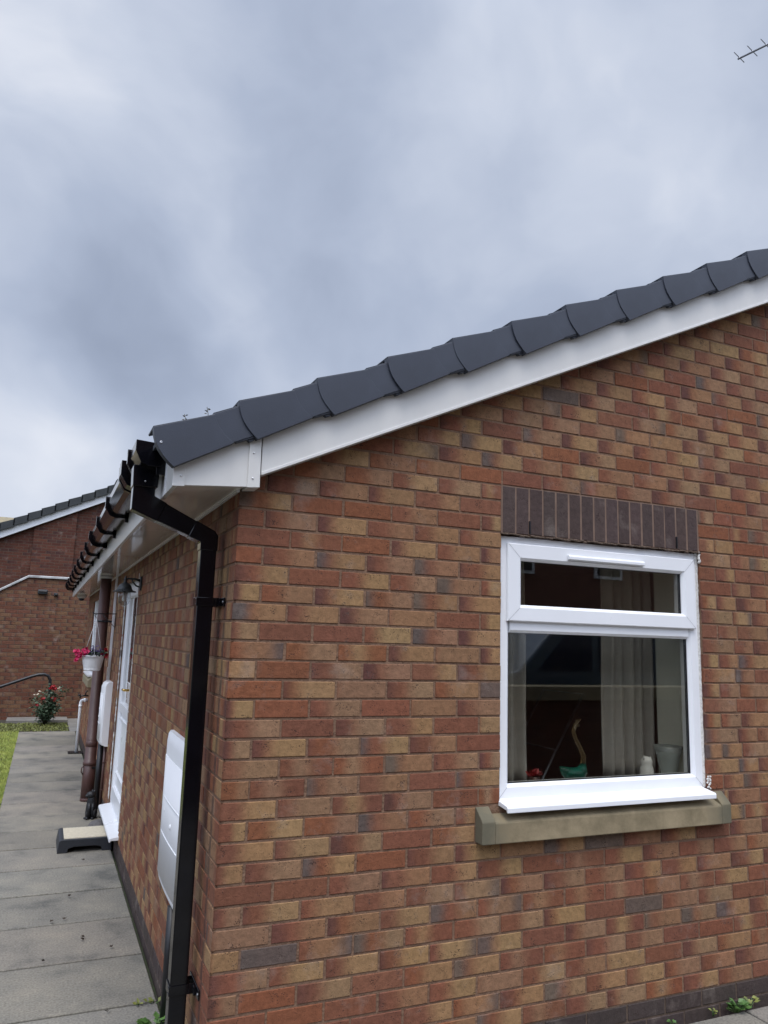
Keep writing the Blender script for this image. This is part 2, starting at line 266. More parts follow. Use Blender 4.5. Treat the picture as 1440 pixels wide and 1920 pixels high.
# ---------------------------------------------------------------- mesh helpers
class MB:
    def __init__(s): s.v = []; s.f = []; s.sm = []; s.mi = []; s.cur = 0
    def face(s, idx, smooth=False): s.f.append(tuple(idx)); s.sm.append(smooth); s.mi.append(s.cur)
    def pts(s, ps): b = len(s.v); s.v += [tuple(p) for p in ps]; return b
    def quad(s, *ps): b = s.pts(ps); s.face(range(b, b+len(ps)))
    def box(s, x0, x1, y0, y1, z0, z1):
        b = s.pts([(x, y, z) for z in (z0, z1) for y in (y0, y1) for x in (x0, x1)])
        for q in ((0,2,3,1), (4,5,7,6), (0,1,5,4), (2,6,7,3), (0,4,6,2), (1,3,7,5)): s.face([b+i for i in q])
    def prism(s, poly, ax, a, c):
        """poly of (p,q) in the plane across axis ax, extruded from a to c"""
        def mk(p, q, t): return {'x': (t, p, q), 'y': (p, t, q), 'z': (p, q, t)}[ax]
        n = len(poly); b = s.pts([mk(p, q, a) for p, q in poly] + [mk(p, q, c) for p, q in poly])
        ar = sum(poly[i][0]*poly[(i+1) % n][1]-poly[(i+1) % n][0]*poly[i][1] for i in range(n))
        flip = (ar > 0) != (ax == 'y'); flip = flip if c > a else not flip
        A = list(range(b, b+n)); B = list(range(b+n, b+2*n))
        s.face(A[::-1] if flip else A); s.face(B if flip else B[::-1])
        for i in range(n):
            j = (i+1) % n; q = (A[i], A[j], B[j], B[i]); s.face(q if flip else q[::-1])
    def tube(s, pts, r, n=10, cap=True):
        pts = [Vector(p) for p in pts]; rs = r if isinstance(r, (list, tuple)) else [r]*len(pts)
        prev = None; rings = []
        for i, p in enumerate(pts):
            d = ((pts[i+1]-p).normalized() if i == 0 else (p-pts[i-1]).normalized() if i == len(pts)-1 else ((p-pts[i-1]).normalized()+(pts[i+1]-p).normalized()).normalized())
            if prev is None:
                a = Vector((0, 0, 1)) if abs(d.z) < .9 else Vector((1, 0, 0)); u = d.cross(a).normalized()
            else: u = (prev - d*prev.dot(d)).normalized()
            prev = u; w = d.cross(u)
            rings.append(s.pts([p+(u*math.cos(2*math.pi*k/n)+w*math.sin(2*math.pi*k/n))*rs[i] for k in range(n)]))
        for a, b in zip(rings, rings[1:]):
            for k in range(n): s.face((a+k, a+(k+1) % n, b+(k+1) % n, b+k), True)
        if cap: s.face([rings[0]+k for k in range(n)][::-1]); s.face([rings[-1]+k for k in range(n)])
    def lathe(s, prof, c, n=24, axis='z'):
        """prof of (radius, height) from bottom to top round point c"""
        rings = []
        for r, h in prof:
            ps = []
            for k in range(n):
                a = 2*math.pi*k/n; x, y = r*math.cos(a), r*math.sin(a)
                ps.append((c[0]+x, c[1]+y, c[2]+h) if axis == 'z' else (c[0]+h, c[1]+x, c[2]+y) if axis == 'x' else (c[0]+x, c[1]+h, c[2]+y))
            rings.append(s.pts(ps))
        for a, b in zip(rings, rings[1:]):
            for k in range(n): s.face((a+k, a+(k+1) % n, b+(k+1) % n, b+k), True)
        if prof[0][0] > 1e-4: s.face([rings[0]+k for k in range(n)][::-1])
        if prof[-1][0] > 1e-4: s.face([rings[-1]+k for k in range(n)])
    def blob(s, c, r, n=12, wob=0, rnd=R):
        c = Vector(c); r = Vector(r) if isinstance(r, (tuple, list, Vector)) else Vector((r, r, r)); rings = []
        for i in range(1, n//2):
            th = math.pi*i/(n//2); rings.append(s.pts([(c.x+r.x*math.sin(th)*math.cos(2*math.pi*k/n)*(1+rnd.uniform(-wob, wob)), c.y+r.y*math.sin(th)*math.sin(2*math.pi*k/n)*(1+rnd.uniform(-wob, wob)), c.z+r.z*math.cos(th)) for k in range(n)]))
        t = s.pts([(c.x, c.y, c.z+r.z)]); b = s.pts([(c.x, c.y, c.z-r.z)])
        for k in range(n): s.face((t, rings[0]+k, rings[0]+(k+1) % n), True); s.face((b, rings[-1]+(k+1) % n, rings[-1]+k), True)
        for a, q in zip(rings, rings[1:]):
            for k in range(n): s.face((a+k, q+k, q+(k+1) % n, a+(k+1) % n), True)
    def leaf(s, p, d, w, l, nrm=None):
        """a folded leaf blade from p along d"""
        p = Vector(p); d = Vector(d).normalized()
        n0 = Vector(nrm) if nrm else Vector((R.uniform(-1, 1), R.uniform(-1, 1), R.uniform(.2, 1)))
        sd_ = d.cross(n0).normalized(); n_ = sd_.cross(d)
        b = s.pts([p, p+d*l*.45+sd_*w*.5+n_*w*.12, p+d*l, p+d*l*.45-sd_*w*.5+n_*w*.12, p+d*l*.45])
        s.face((b, b+1, b+4), True); s.face((b+1, b+2, b+4), True); s.face((b, b+4, b+3), True); s.face((b+4, b+2, b+3), True)
    def build(s, name, mats, parent=None, bevel=0, seg=2):
        me = bpy.data.meshes.new(name); me.from_pydata(s.v, [], s.f)
        mats = mats if isinstance(mats, list) else [mats]
        for mm in mats: me.materials.append(M_[mm])
        me.polygons.foreach_set('use_smooth', s.sm); me.polygons.foreach_set('material_index', s.mi); me.update()
        o = bpy.data.objects.new(name, me); COL.objects.link(o)
        if parent: o.parent = parent; o.matrix_parent_inverse = Matrix.Translation(-parent.location) if parent.type == 'EMPTY' and parent.parent is None else Matrix()
        if parent and not (parent.type == 'EMPTY' and parent.parent is None):
            o.matrix_parent_inverse = parent.matrix_basis.inverted() if parent.parent is None else Matrix()
        if bevel:
            b = o.modifiers.new('bevel', 'BEVEL'); b.width = bevel; b.segments = seg; b.limit_method = 'ANGLE'; b.angle_limit = math.radians(35)
        return o
def thing(name, label, cat, loc=(0, 0, 0), group=None):
    o = bpy.data.objects.new(name, None); COL.objects.link(o); o.location = loc; o['label'] = label; o['category'] = cat
    o.empty_display_size = .05
    if group: o['group'] = group
    return o
def tag(o, label, cat, group=None):
    o['label'] = label; o['category'] = cat
    if group: o['group'] = group
    return o
def struct(o): o['kind'] = 'structure'; return o

# ---------------------------------------------------------------- brickwork
H = 2.215            # height of the reference bed joint; bed joints every 75 mm
def zc(k): return H - .075*k
RED = [(.192,.070,.040), (.180,.066,.037), (.204,.073,.035), (.170,.064,.039), (.186,.075,.044)]
BUFF = [(.280,.165,.078), (.260,.143,.070), (.248,.148,.082), (.288,.175,.084), (.234,.130,.074), (.240,.125,.066)]
PURP = [(.100,.041,.033), (.112,.045,.034), (.125,.049,.035)]
GREY = [(.112,.080,.064), (.100,.075,.066), (.128,.090,.066)]
def jit(c, a=.07):
    k = 1+R.uniform(-a, a); return tuple(x*k*(1+R.uniform(-.03, .03)) for x in c)
def colours(kind):
    if kind == 'plinth': c = jit((.055, .040, .036), .12); return (c, 0.), (c, 2.), (c, 1.)
    if kind == 'soldier': c = jit((.070, .048, .043), .10); return (c, 0.), (c, 2.), (c, 1.)
    if kind == 'mix':
        a_, b_, c_ = colours('rawmix'); mean = (.184, .100, .052)
        f = lambda c, w: tuple(x*(1-w)+m_*w for x, m_ in zip(c, mean))
        return (f(a_[0], .05), a_[1]), (f(b_[0], .10), b_[1]), (f(c_[0], .06), c_[1])
    t = R.random()
    if kind == 'farred':
        if t < .75: c = jit(R.choice([(.096,.034,.022), (.106,.038,.024), (.086,.030,.020)]), .1); return (jit(R.choice(PURP), .1), R.uniform(-.5, .2)), (c, 2.), (c, 1.)
        return (jit((.06,.026,.022)), R.uniform(0, .5)), (jit((.08,.032,.024)), 2.), (jit(RED[0]), 1.)
    if kind == 'farmix':
        if t < .3: c = jit((.125,.050,.030), .12); return (jit(PURP[0]), R.uniform(-.4, .15)), (c, 2.), (c, 1.)
        return (jit((.060,.026,.02)), R.choice([-.3, .08, .12])), (jit((.135,.056,.033)), R.uniform(.1, .9)), (jit((.152,.080,.044)), 1.)
    if t < .20: c = jit(R.choice(RED)); return (jit(c, .1), -.5), (c, 2.), (c, 1.)                                 # plain red
    if t < .28: c = jit(R.choice(RED)); d = jit(R.choice(BUFF)); return (c, .25), (d, R.uniform(.45, .6)), (jit(c), 1.)   # striped
    if t < .84: return (jit(R.choice(PURP)), R.uniform(-.25, .30)), (jit(R.choice(RED)), R.uniform(.26, .60)), (jit(R.choice(BUFF)), 1.)
    if t < .93: return (jit(R.choice(GREY)), R.uniform(.1, .38)), (jit(R.choice(RED)), R.uniform(.3, .6)), (jit(R.choice(BUFF)), 1.)
    if t < .937: c = jit(R.choice(GREY)); return (c, .3), (jit(c), 1.4), (c, 1.)
    if t < .965: return (jit(R.choice(RED)), .2), (jit(R.choice(BUFF)), .82), (jit(R.choice(GREY)), 1.)
    c = jit(R.choice(BUFF)); return (jit(R.choice(RED)), 0.), (c, 2.), (c, 1.)
class Bricks:
    """bricks laid on a plane: point = o + u*e + z*Z + n*nv"""
    def __init__(s, o, e, nv): s.o = Vector(o); s.e = Vector(e); s.nv = Vector(nv); s.mb = MB(); s.uv = []; s.c = [[], [], []]
    def P(s, u, z, n): return s.o + s.e*u + Vector((0, 0, z)) + s.nv*n
    def brick(s, u0, u1, z0, z1, kind='mix', depth=.012, bev=.0022, noleft=False, flip=False, n0=0., jitter=True):
        if u1-u0 < .02: return
        if jitter:
            if not noleft: u0 += R.uniform(-.0015, .0015)
            u1 += R.uniform(-.0015, .0015); z0 += R.uniform(-.0012, .0012); z1 += R.uniform(-.0012, .0012); n0 += R.uniform(-.0012, .0006)
        bl = 0 if noleft else bev
        P = s.P; m_ = s.mb
        j_ = (lambda: R.uniform(-.0009, .0009)) if jitter and kind != 'soldier' else (lambda: 0.)
        b = m_.pts([P(u0+bl, z0+bev, n0), P(u1-bev, z0+bev, n0), P(u1-bev, z1-bev, n0), P(u0+bl, z1-bev, n0),
                    P(u0, z0+j_(), n0-bev), P(u1+j_(), z0+j_(), n0-bev), P(u1+j_(), z1+j_(), n0-bev), P(u0, z1+j_(), n0-bev),
                    P(u0, z0, -depth), P(u1, z0, -depth), P(u1, z1, -depth), P(u0, z1, -depth)])
        w = bl/(u1-u0); q = [(w, .03), (1-w, .03), (1-w, .97), (w, .97), (0, 0), (1, 0), (1, 1), (0, 1), (0, 0), (1, 0), (1, 1), (0, 1)]
        if flip: q = [(1-a, c) for a, c in q]
        fs = [(0,1,2,3), (4,5,1,0), (5,6,2,1), (6,7,3,2), (8,9,5,4), (9,10,6,5), (10,11,7,6)]
        if not noleft: fs += [(7,4,0,3), (11,8,4,7)]
        right = s.e.cross(Vector((0, 0, 1))).dot(s.nv) > 0
        cs = colours(kind)
        for f in fs:
            f = f if right else f[::-1]
            m_.face([b+i for i in f], False)
            for i in f:
                s.uv += q[i]
                for a in range(3): s.c[a] += (*cs[a][0], cs[a][1])
    def mortar(s, poly, n=-.004, mi=1):
        """flat mortar sheet; poly of (u,z)"""
        m_ = s.mb; old = m_.cur; m_.cur = mi
        right = s.e.cross(Vector((0, 0, 1))).dot(s.nv) > 0
        b = m_.pts([s.P(u, z, n) for u, z in poly]); idx = list(range(b, b+len(poly)))
        m_.face(idx if right else idx[::-1]); m_.cur = old
        s.uv += [0.]*(2*len(poly))
        for a in range(3): s.c[a] += [.2, .15, .1, .5]*len(poly)
    def build(s, name, parent, mort='mortar'):
        o = s.mb.build(name, ['brick', mort], parent); me = o.data
        uvl = me.uv_layers.new(name='uv'); uvl.data.foreach_set('uv', s.uv)
        for a, nm in enumerate(('edge', 'left', 'right')):
            at = me.color_attributes.new(nm, 'FLOAT_COLOR', 'CORNER'); at.data.foreach_set('color', s.c[a])
        return o
def edges(even, L, extra=()):
    j = .1075 if even else .22; e = [0.]
    while j < L: e.append(j); j += .225
    e.append(L); return e
def course(B, k, L, blocks=(), custom=None, kind='mix', top=None, first_even=True, corner=True, flipp=.0, start=0., bev=.0022):
    even = (k % 2 == 0) == first_even
    z0, z1 = zc(k+1)+.005, zc(k)-.005
    segs = []; cur = start
    for a, b in sorted(blocks): segs.append((cur, a)); cur = b
    segs.append((cur, L))
    E_ = edges(even, L)
    for si, (a, b) in enumerate(segs):
        if custom and si in custom:
            ex = custom[si][0 if even else 1]; e = ex + [x for x in E_ if x > ex[-1]+.02]
        else: e = [a] + [x for x in E_ if a+.03 < x < b-.03] + [b]
        if e[-1] < b: e.append(b)
        for i in range(len(e)-1):
            u0 = e[i] + (0 if i == 0 else .005); u1 = e[i+1] - (0 if i == len(e)-2 else .005)
            if top and not top(u0, u1, z0, z1): continue
            edge_open = (i == 0 and si > 0) or (i == len(e)-2 and si < len(segs)-1)
            B.brick(u0, u1, z0, z1, kind, depth=.05 if edge_open else .012, noleft=(corner and i == 0 and si == 0), flip=R.random() < flipp, bev=bev)

PT = .4663                                              # roof slope, tan of 25 degrees
XR = 3.85                                               # ridge line
def barge(x): return 2.332 + PT*((x if x < XR else 2*XR-x)-.051)      # bottom edge of the bargeboard

home = thing('bungalow', 'red and buff brick bungalow with white bargeboard and grey verge tiles, nearest the viewer', 'house')
WX0, WX1, WZ0, WZ1 = 1.2275, 2.4475, 1.015, 2.215       # gable window opening
LX = 7.7
def gable():
    B = Bricks((0, 0, 0), (1, 0, 0), (0, -1, 0))
    cus_w = {1: ([2.4475, 2.6675, 2.8075], [2.4475, 2.555, 2.695])}
    top = lambda u0, u1, z0, z1: z0 < max(barge(u0), barge(u1)) and u0 < LX
    for k in range(-30, 28):
        blocks = []; cus = None
        if -3 <= k <= 15: blocks = [(WX0, WX1)]; cus = cus_w
        if k in (16, 17): blocks = [(1.102, 2.543)]
        course(B, k, LX, blocks, cus, top=top)
    # mortar sheet with the window cut out
    zt = lambda x: barge(x)+.06
    B.mortar([(0, .115), (LX, .115), (LX, 1.015), (0, 1.015)])
    B.mortar([(0, 1.015), (WX0, 1.015), (WX0, 2.44), (0, 2.44)]) if False else None
    B.mortar([(0, 1.015), (WX0, 1.015), (WX0, zt(WX0)), (0, zt(0))])
    B.mortar([(WX1, 1.015), (LX, 1.015), (LX, zt(LX)), (XR, zt(XR)), (WX1, zt(WX1))])
    B.mortar([(WX0, WZ1), (WX1, WZ1), (WX1, zt(WX1)), (WX0, zt(WX0))])
    # reveals
    B.build('gable_wall', home)
    for q in (((WX1, .004, WZ0), (WX1, .10, WZ0), (WX1, .10, WZ1), (WX1, .004, WZ1)), ((WX0, .004, WZ0), (WX0, .004, WZ1), (WX0, .10, WZ1), (WX0, .10, WZ0)), ((WX0, .004, WZ1), (WX1, .004, WZ1), (WX1, .10, WZ1), (WX0, .10, WZ1))):
        m_ = MB(); m_.quad(*q); m_.build('reveal', 'mortar', home)
    Lb = Bricks((0, 0, 0), (1, 0, 0), (0, -1, 0))
    for i in range(16):
        u = 1.2375+.0756*i; Lb.brick(u, u+.0655, 2.219, 2.436, 'soldier', depth=.06, bev=.0015)
    Lb.mortar([(WX0, WZ1+.002), (WX1, WZ1+.002), (WX1, 2.44), (WX0, 2.44)], n=-.0025)
    Lb.build('soldier_lintel', home, 'mortar_lintel')
    Pl = Bricks((0, 0, 0), (1, 0, 0), (0, -1, 0))
    for k in (28, 29): course(Pl, k, LX, kind='plinth')
    Pl.mortar([(0, -.04), (LX, -.04), (LX, .115), (0, .115)])
    Pl.build('plinth', home, 'mortar_dark')
gable()
YE = 11.15                                              # far end of the house
DY0, DY1, DZ0, DZ1 = 3.46, 4.66, .135, 2.19             # side door opening
KY0, KY1, KZ0, KZ1 = 8.50, 9.70, 1.09, 2.19             # far side window
def side():
    B = Bricks((0, 0, 0), (0, 1, 0), (-1, 0, 0))
    for k in range(-1, 28):
        bl = []
        if 0.3 < k < 27.2: bl.append((DY0, DY1))
        if .3 < k < 15: bl.append((KY0, KY1))
        if 15 <= k < 17: bl.append((8.35, 9.85))
        course(B, k, YE, bl, first_even=False, flipp=.3)
    B.mortar([(0, .115), (DY0, .115), (DY0, DZ1), (0, DZ1)]); B.mortar([(0, DZ1), (YE, DZ1), (YE, 2.33), (0, 2.33)])
    B.mortar([(DY1, .115), (YE, .115), (YE, KZ0), (DY1, KZ0)]); B.mortar([(DY1, KZ0), (KY0, KZ0), (KY0, DZ1), (DY1, DZ1)]); B.mortar([(KY1, KZ0), (YE, KZ0), (YE, DZ1), (KY1, DZ1)])
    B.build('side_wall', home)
    for a, b, z0, z1 in ((DY0, DY1, DZ0, DZ1), (KY0, KY1, KZ0, KZ1)):
        for q in (((.004, b, z0), (.10, b, z0), (.10, b, z1), (.004, b, z1)), ((.004, a, z0), (.004, a, z1), (.10, a, z1), (.10, a, z0)), ((.004, a, z1), (.004, b, z1), (.10, b, z1), (.10, a, z1))):
            m_ = MB(); m_.quad(*q); m_.build('reveal', 'mortar', home)
    Pl = Bricks((0, 0, 0), (0, 1, 0), (-1, 0, 0))
    for k in (28, 29): course(Pl, k, YE, kind='plinth', first_even=False)
    Pl.mortar([(0, -.04), (YE, -.04), (YE, .115), (0, .115)])
    Pl.build('plinth', home, 'mortar_dark')
    # the two walls turned away from the path
    C = Bricks((0, YE, 0), (1, 0, 0), (0, 1, 0))
    for k in range(-30, 28): course(C, k, LX, top=lambda u0, u1, z0, z1: z0 < max(barge(u0), barge(u1)), bev=.003)
    C.mortar([(0, -.04), (LX, -.04), (LX, barge(LX)), (XR, barge(XR)), (0, barge(0))]); C.build('rear_wall', home)
    D = Bricks((LX, 0, 0), (0, 1, 0), (1, 0, 0)); D.mortar([(0, -.04), (YE, -.04), (YE, 2.33), (0, 2.33)], n=0); D.build('east_wall', home)
side()

# ---------------------------------------------------------------- roof, verge, eaves
def roof():
    m_ = MB()                                           # interlocking tile courses on both slopes
    def zt(x): return 2.47+PT*((x if x < XR else 2*XR-x)+.33)
    n = 14; st = (XR+.33)/n
    for side_ in (0, 1):
        for i in range(n):
            x0 = -.33+st*i; x1 = x0+st+.03
            a, b = (x0, x1) if not side_ else (2*XR-x0, 2*XR-x1)
            za, zb = zt(x0)-.012, zt(x0)+PT*(x1-x0)-.036
            m_.prism([(a, za-.02), (b, zb-.02), (b, zb), (a, za)], 'y', -.083, YE+.06)
    m_.prism([(XR-.14, zt(XR)-.03), (XR-.06, zt(XR)+.08), (XR+.06, zt(XR)+.08), (XR+.14, zt(XR)-.03)], 'y', -.1, YE+.1)
    m_.prism([(-.30, 2.43), (XR, zt(XR)-.06), (2*XR+.30, 2.43)], 'y', .02, YE)
    m_.build('roof', 'tile', home)
    # bargeboard and the box end at its foot
    b = MB(); t = .20
    b.prism([(.06, barge(.06)), (XR, barge(XR)), (XR, barge(XR)+t), (.06, barge(.06)+t)], 'y', -.085, -.002)
    b.prism([(2*XR-.06, barge(.06)), (XR, barge(XR)), (XR, barge(XR)+t), (2*XR-.06, barge(.06)+t)], 'y', -.085, -.002)
    b.prism([(.062, barge(.062)-.002), (XR, barge(XR)-.002), (XR, barge(XR)+.012), (.062, barge(.062)+.012)], 'y', -.089, -.0852)
    bb = b.build('bargeboard', 'barge', home, bevel=.003)
    e = MB()
    e.prism([(-.274, 2.260), (.010, 2.283), (.010, 2.50), (-.274, 2.375)], 'y', -.086, -.070)
    x0 = MB(); x0.prism([(.006, 2.279), (.056, 2.284), (.053, 2.51), (.006, 2.49)], 'y', -.094, -.002)
    x1 = MB(); x1.prism([(-.2775, 2.256), (-.232, 2.259), (-.232, 2.385), (-.2775, 2.375)], 'y', -.090, -.0862)
    bx = e.build('box_end', 'barge', home, bevel=.0015)
    x0.build('joint_strip', 'barge', bx, bevel=.002); x1.build('corner_strip', 'barge', bx, bevel=.0015)
    for x, y, z in ((.024, -.0942, 2.420), (.026, -.0942, 2.318), (-.248, -.0902, 2.298)):
        rv = MB(); rv.lathe([(.0045, .0), (.0035, -.003), (0, -.004)], (x, y, z), 8, 'y'); rv.build('rivet', 'upvc_dull', bx)
    f = MB(); f.box(-.271, -.253, -.069, YE+.02, 2.262, 2.455)
    fo = f.build('fascia', 'barge', home, bevel=.002)
    for y in (.13, 4.9, 9.8):
        j = MB(); j.box(-.274, -.2712, y, y+.045, 2.260, 2.45); j.build('fascia_joint', 'upvc', fo)
    s_ = MB(); seams = [-.069, 1.50, 4.9, 8.3, YE]
    for a, b_ in zip(seams, seams[1:]): s_.box(-.2525, -.0005, a+.0015, b_-.0015, 2.285, 2.293)
    so_ = s_.build('soffit', 'soffit', home)
    q = MB(); q.box(-.012, -.0008, .002, YE, 2.276, 2.2845); q.build('soffit_trim', 'upvc', so_)
    # far-side eaves, unseen from the path
    g = MB(); g.box(2*XR+.253, 2*XR+.271, -.069, YE, 2.268, 2.455); g.box(LX+.001, 2*XR+.2525, -.029, YE, 2.285, 2.293); g.build('fascia', 'barge', home)
    # dry verge units
    sl = Vector((math.cos(math.atan(PT)), 0, math.sin(math.atan(PT)))); nv = Vector((-sl.z, 0, sl.x))
    proto = None
    def unit():
        v = MB(); y0, y1 = -.127, -.088
        def pt(s, n, y): p = sl*s+nv*n; return (p.x, y, p.z)
        left = [(.000, 0), (-.008, -.028), (-.0125, -.056), (-.0120, -.084), (-.006, -.112), (.003, -.140), (.015, -.166)]
        body = [(s, n) for s, n in left] + [(.268, -.150), (.247, -.112), (.236, -.070), (.236, -.022)]
        def ext(poly, ya, yb):
            k = len(poly); b = v.pts([pt(s, n, ya) for s, n in poly]+[pt(s, n, yb) for s, n in poly])
            v.face(range(b, b+k)); v.face(range(b+2*k-1, b+k-1, -1))
            for i in range(k): q_ = (i+1) % k; v.face((b+i, b+k+i, b+k+q_, b+q_))
        ext(body, y0, y1)
        ext([(.234, -.018), (.235, -.07), (.246, -.110), (.264, -.146), (.365, -.146), (.365, -.018)], y0+.006, y1)
        ext([(.276, -.140), (.282, -.150), (.375, -.155), (.372, -.138)], y0+.010, y1)
        ext([(.326, -.148), (.334, -.162), (.352, -.163), (.365, -.148)], y0+.016, y1)
        # top flange lapping back over the roof tile
        ext([(0, -.003), (0, .004), (.238, -.020), (.236, -.028)], y0+.001, .02)
        ext([(.238, -.026), (.238, -.012), (.366, -.014), (.366, -.026)], y0+.008, .02)
        return v
    v0 = unit()
    pr = v0.build('verge_tile', 'grey_plastic', home, bevel=.0012)
    nrow = 13
    for i in range(nrow):
        o = pr if i == 0 else pr.copy()
        if i: COL.objects.link(o); o.parent = home
        o.matrix_parent_inverse = Matrix(); o.location = (-.366+.3127*i+R.uniform(-.0015, .0015), R.uniform(-.002, .001), 2.464+.1464*i+R.uniform(-.0015, .0015)); o.scale = (.988, 1, .988); o.rotation_euler = (R.uniform(-.008, .008), R.uniform(-.005, .005), R.uniform(-.006, .006))
    # screw head on the lowest verge unit
    c = MB(); c.lathe([(.006, 0), (.005, -.002), (.002, -.0025), (.0, -.001)], (-.334, -.1273, 2.408), 12, 'y'); c.build('verge_screw', 'metal', home)
    # the same units down the other slope
    for i in range(nrow):
        o = pr.copy(); o.name = 'verge_tile'; COL.objects.link(o); o.parent = home; o.matrix_parent_inverse = Matrix()
        o.scale = (-1, 1, 1); o.location = (2*XR+.366-.3127*i, 0, 2.464+.1458*i)
roof()

def gutter():
    prof = [(-.392, 2.478), (-.392, 2.440), (-.370, 2.392), (-.345, 2.380), (-.298, 2.380), (-.280, 2.392), (-.275, 2.470)]
    def shell(m_, pr, y0, y1, t):
        n = len(pr); cx = -.335; cz = 2.47
        inn = [(x+(cx-x)*t/.055, z+(t if z < 2.46 else 0)) for x, z in pr]
        b = m_.pts([(x, y0, z) for x, z in pr]+[(x, y1, z) for x, z in pr]+[(x, y0, z) for x, z in inn]+[(x, y1, z) for x, z in inn])
        for i in range(n-1):
            m_.face((b+i, b+i+1, b+n+i+1, b+n+i)); m_.face((b+2*n+i, b+3*n+i, b+3*n+i+1, b+2*n+i+1))
            m_.face((b+i, b+2*n+i, b+2*n+i+1, b+i+1)); m_.face((b+n+i, b+n+i+1, b+3*n+i+1, b+3*n+i))
        m_.face((b, b+n, b+3*n, b+2*n)); m_.face((b+n-1, b+3*n-1, b+4*n-1, b+2*n-1))
    g = MB(); shell(g, prof, .30, YE+.03, .003)
    go = g.build('gutter', 'black', home)
    grow = lambda d: [(x+(x+.335)*d/.055, z-(d if z < 2.46 else -d*.3)) for x, z in prof]
    # end cap, running outlet
    c = MB(); c.box(-.31, -.2712, .172, .215, 2.345, 2.455); c.prism(grow(.004), 'y', .165, .180); shell(c, grow(.004), .180, .40, .006); c.build('outlet', 'black', go, bevel=.0015)
    e = MB(); e.prism(grow(.003), 'y', YE+.025, YE+.034); e.build('end_cap', 'black', go)
    for y in (.40, .80, 1.70, 2.57, 4.30, 5.20, 6.10, 7.0, 7.9, 8.8, 9.7, 10.55, 11.05):
        k = MB(); shell(k, grow(.014), y, y+.034, .013); k.box(-.292, -.2712, y, y+.034, 2.345, 2.45); k.box(-.407, -.380, y+.003, y+.031, 2.470, 2.488)
        k.build('gutter_bracket', 'black', go, bevel=.0015)
    for y in (.62, 3.40):
        k = MB(); shell(k, grow(.020), y, y+.10, .019); k.box(-.400, -.385, y+.02, y+.08, 2.43, 2.486); k.box(-.30, -.2712, y, y+.1, 2.352, 2.46); k.build('gutter_union', 'black', go, bevel=.0015)
gutter()

# ---------------------------------------------------------------- gable window
def ring(m_, x0, x1, z0, z1, wl, wr, wb, wt, yf, yb, bead=.014, P=None):
    P = P or (lambda x, y, z: (x, y, z))
    o = [(x0, z0), (x1, z0), (x1, z1), (x0, z1)]; i_ = [(x0+wl, z0+wb), (x1-wr, z0+wb), (x1-wr, z1-wt), (x0+wl, z1-wt)]
    c = [(x0+wl-bead, z0+wb-bead), (x1-wr+bead, z0+wb-bead), (x1-wr+bead, z1-wt+bead), (x0+wl-bead, z1-wt+bead)]
    e = .004; oo = [(x0+e, z0+e), (x1-e, z0+e), (x1-e, z1-e), (x0+e, z1-e)]
    L_ = [([P(x, yb, z) for x, z in o]), ([P(x, yf+e, z) for x, z in o]), ([P(x, yf, z) for x, z in oo]), ([P(x, yf, z) for x, z in c]), ([P(x, yf+.016, z) for x, z in i_]), ([P(x, yb, z) for x, z in i_])]
    b = [m_.pts(l) for l in L_]
    for a, d in zip(b, b[1:]):
        for k in range(4): m_.face((a+k, a+(k+1) % 4, d+(k+1) % 4, d+k))
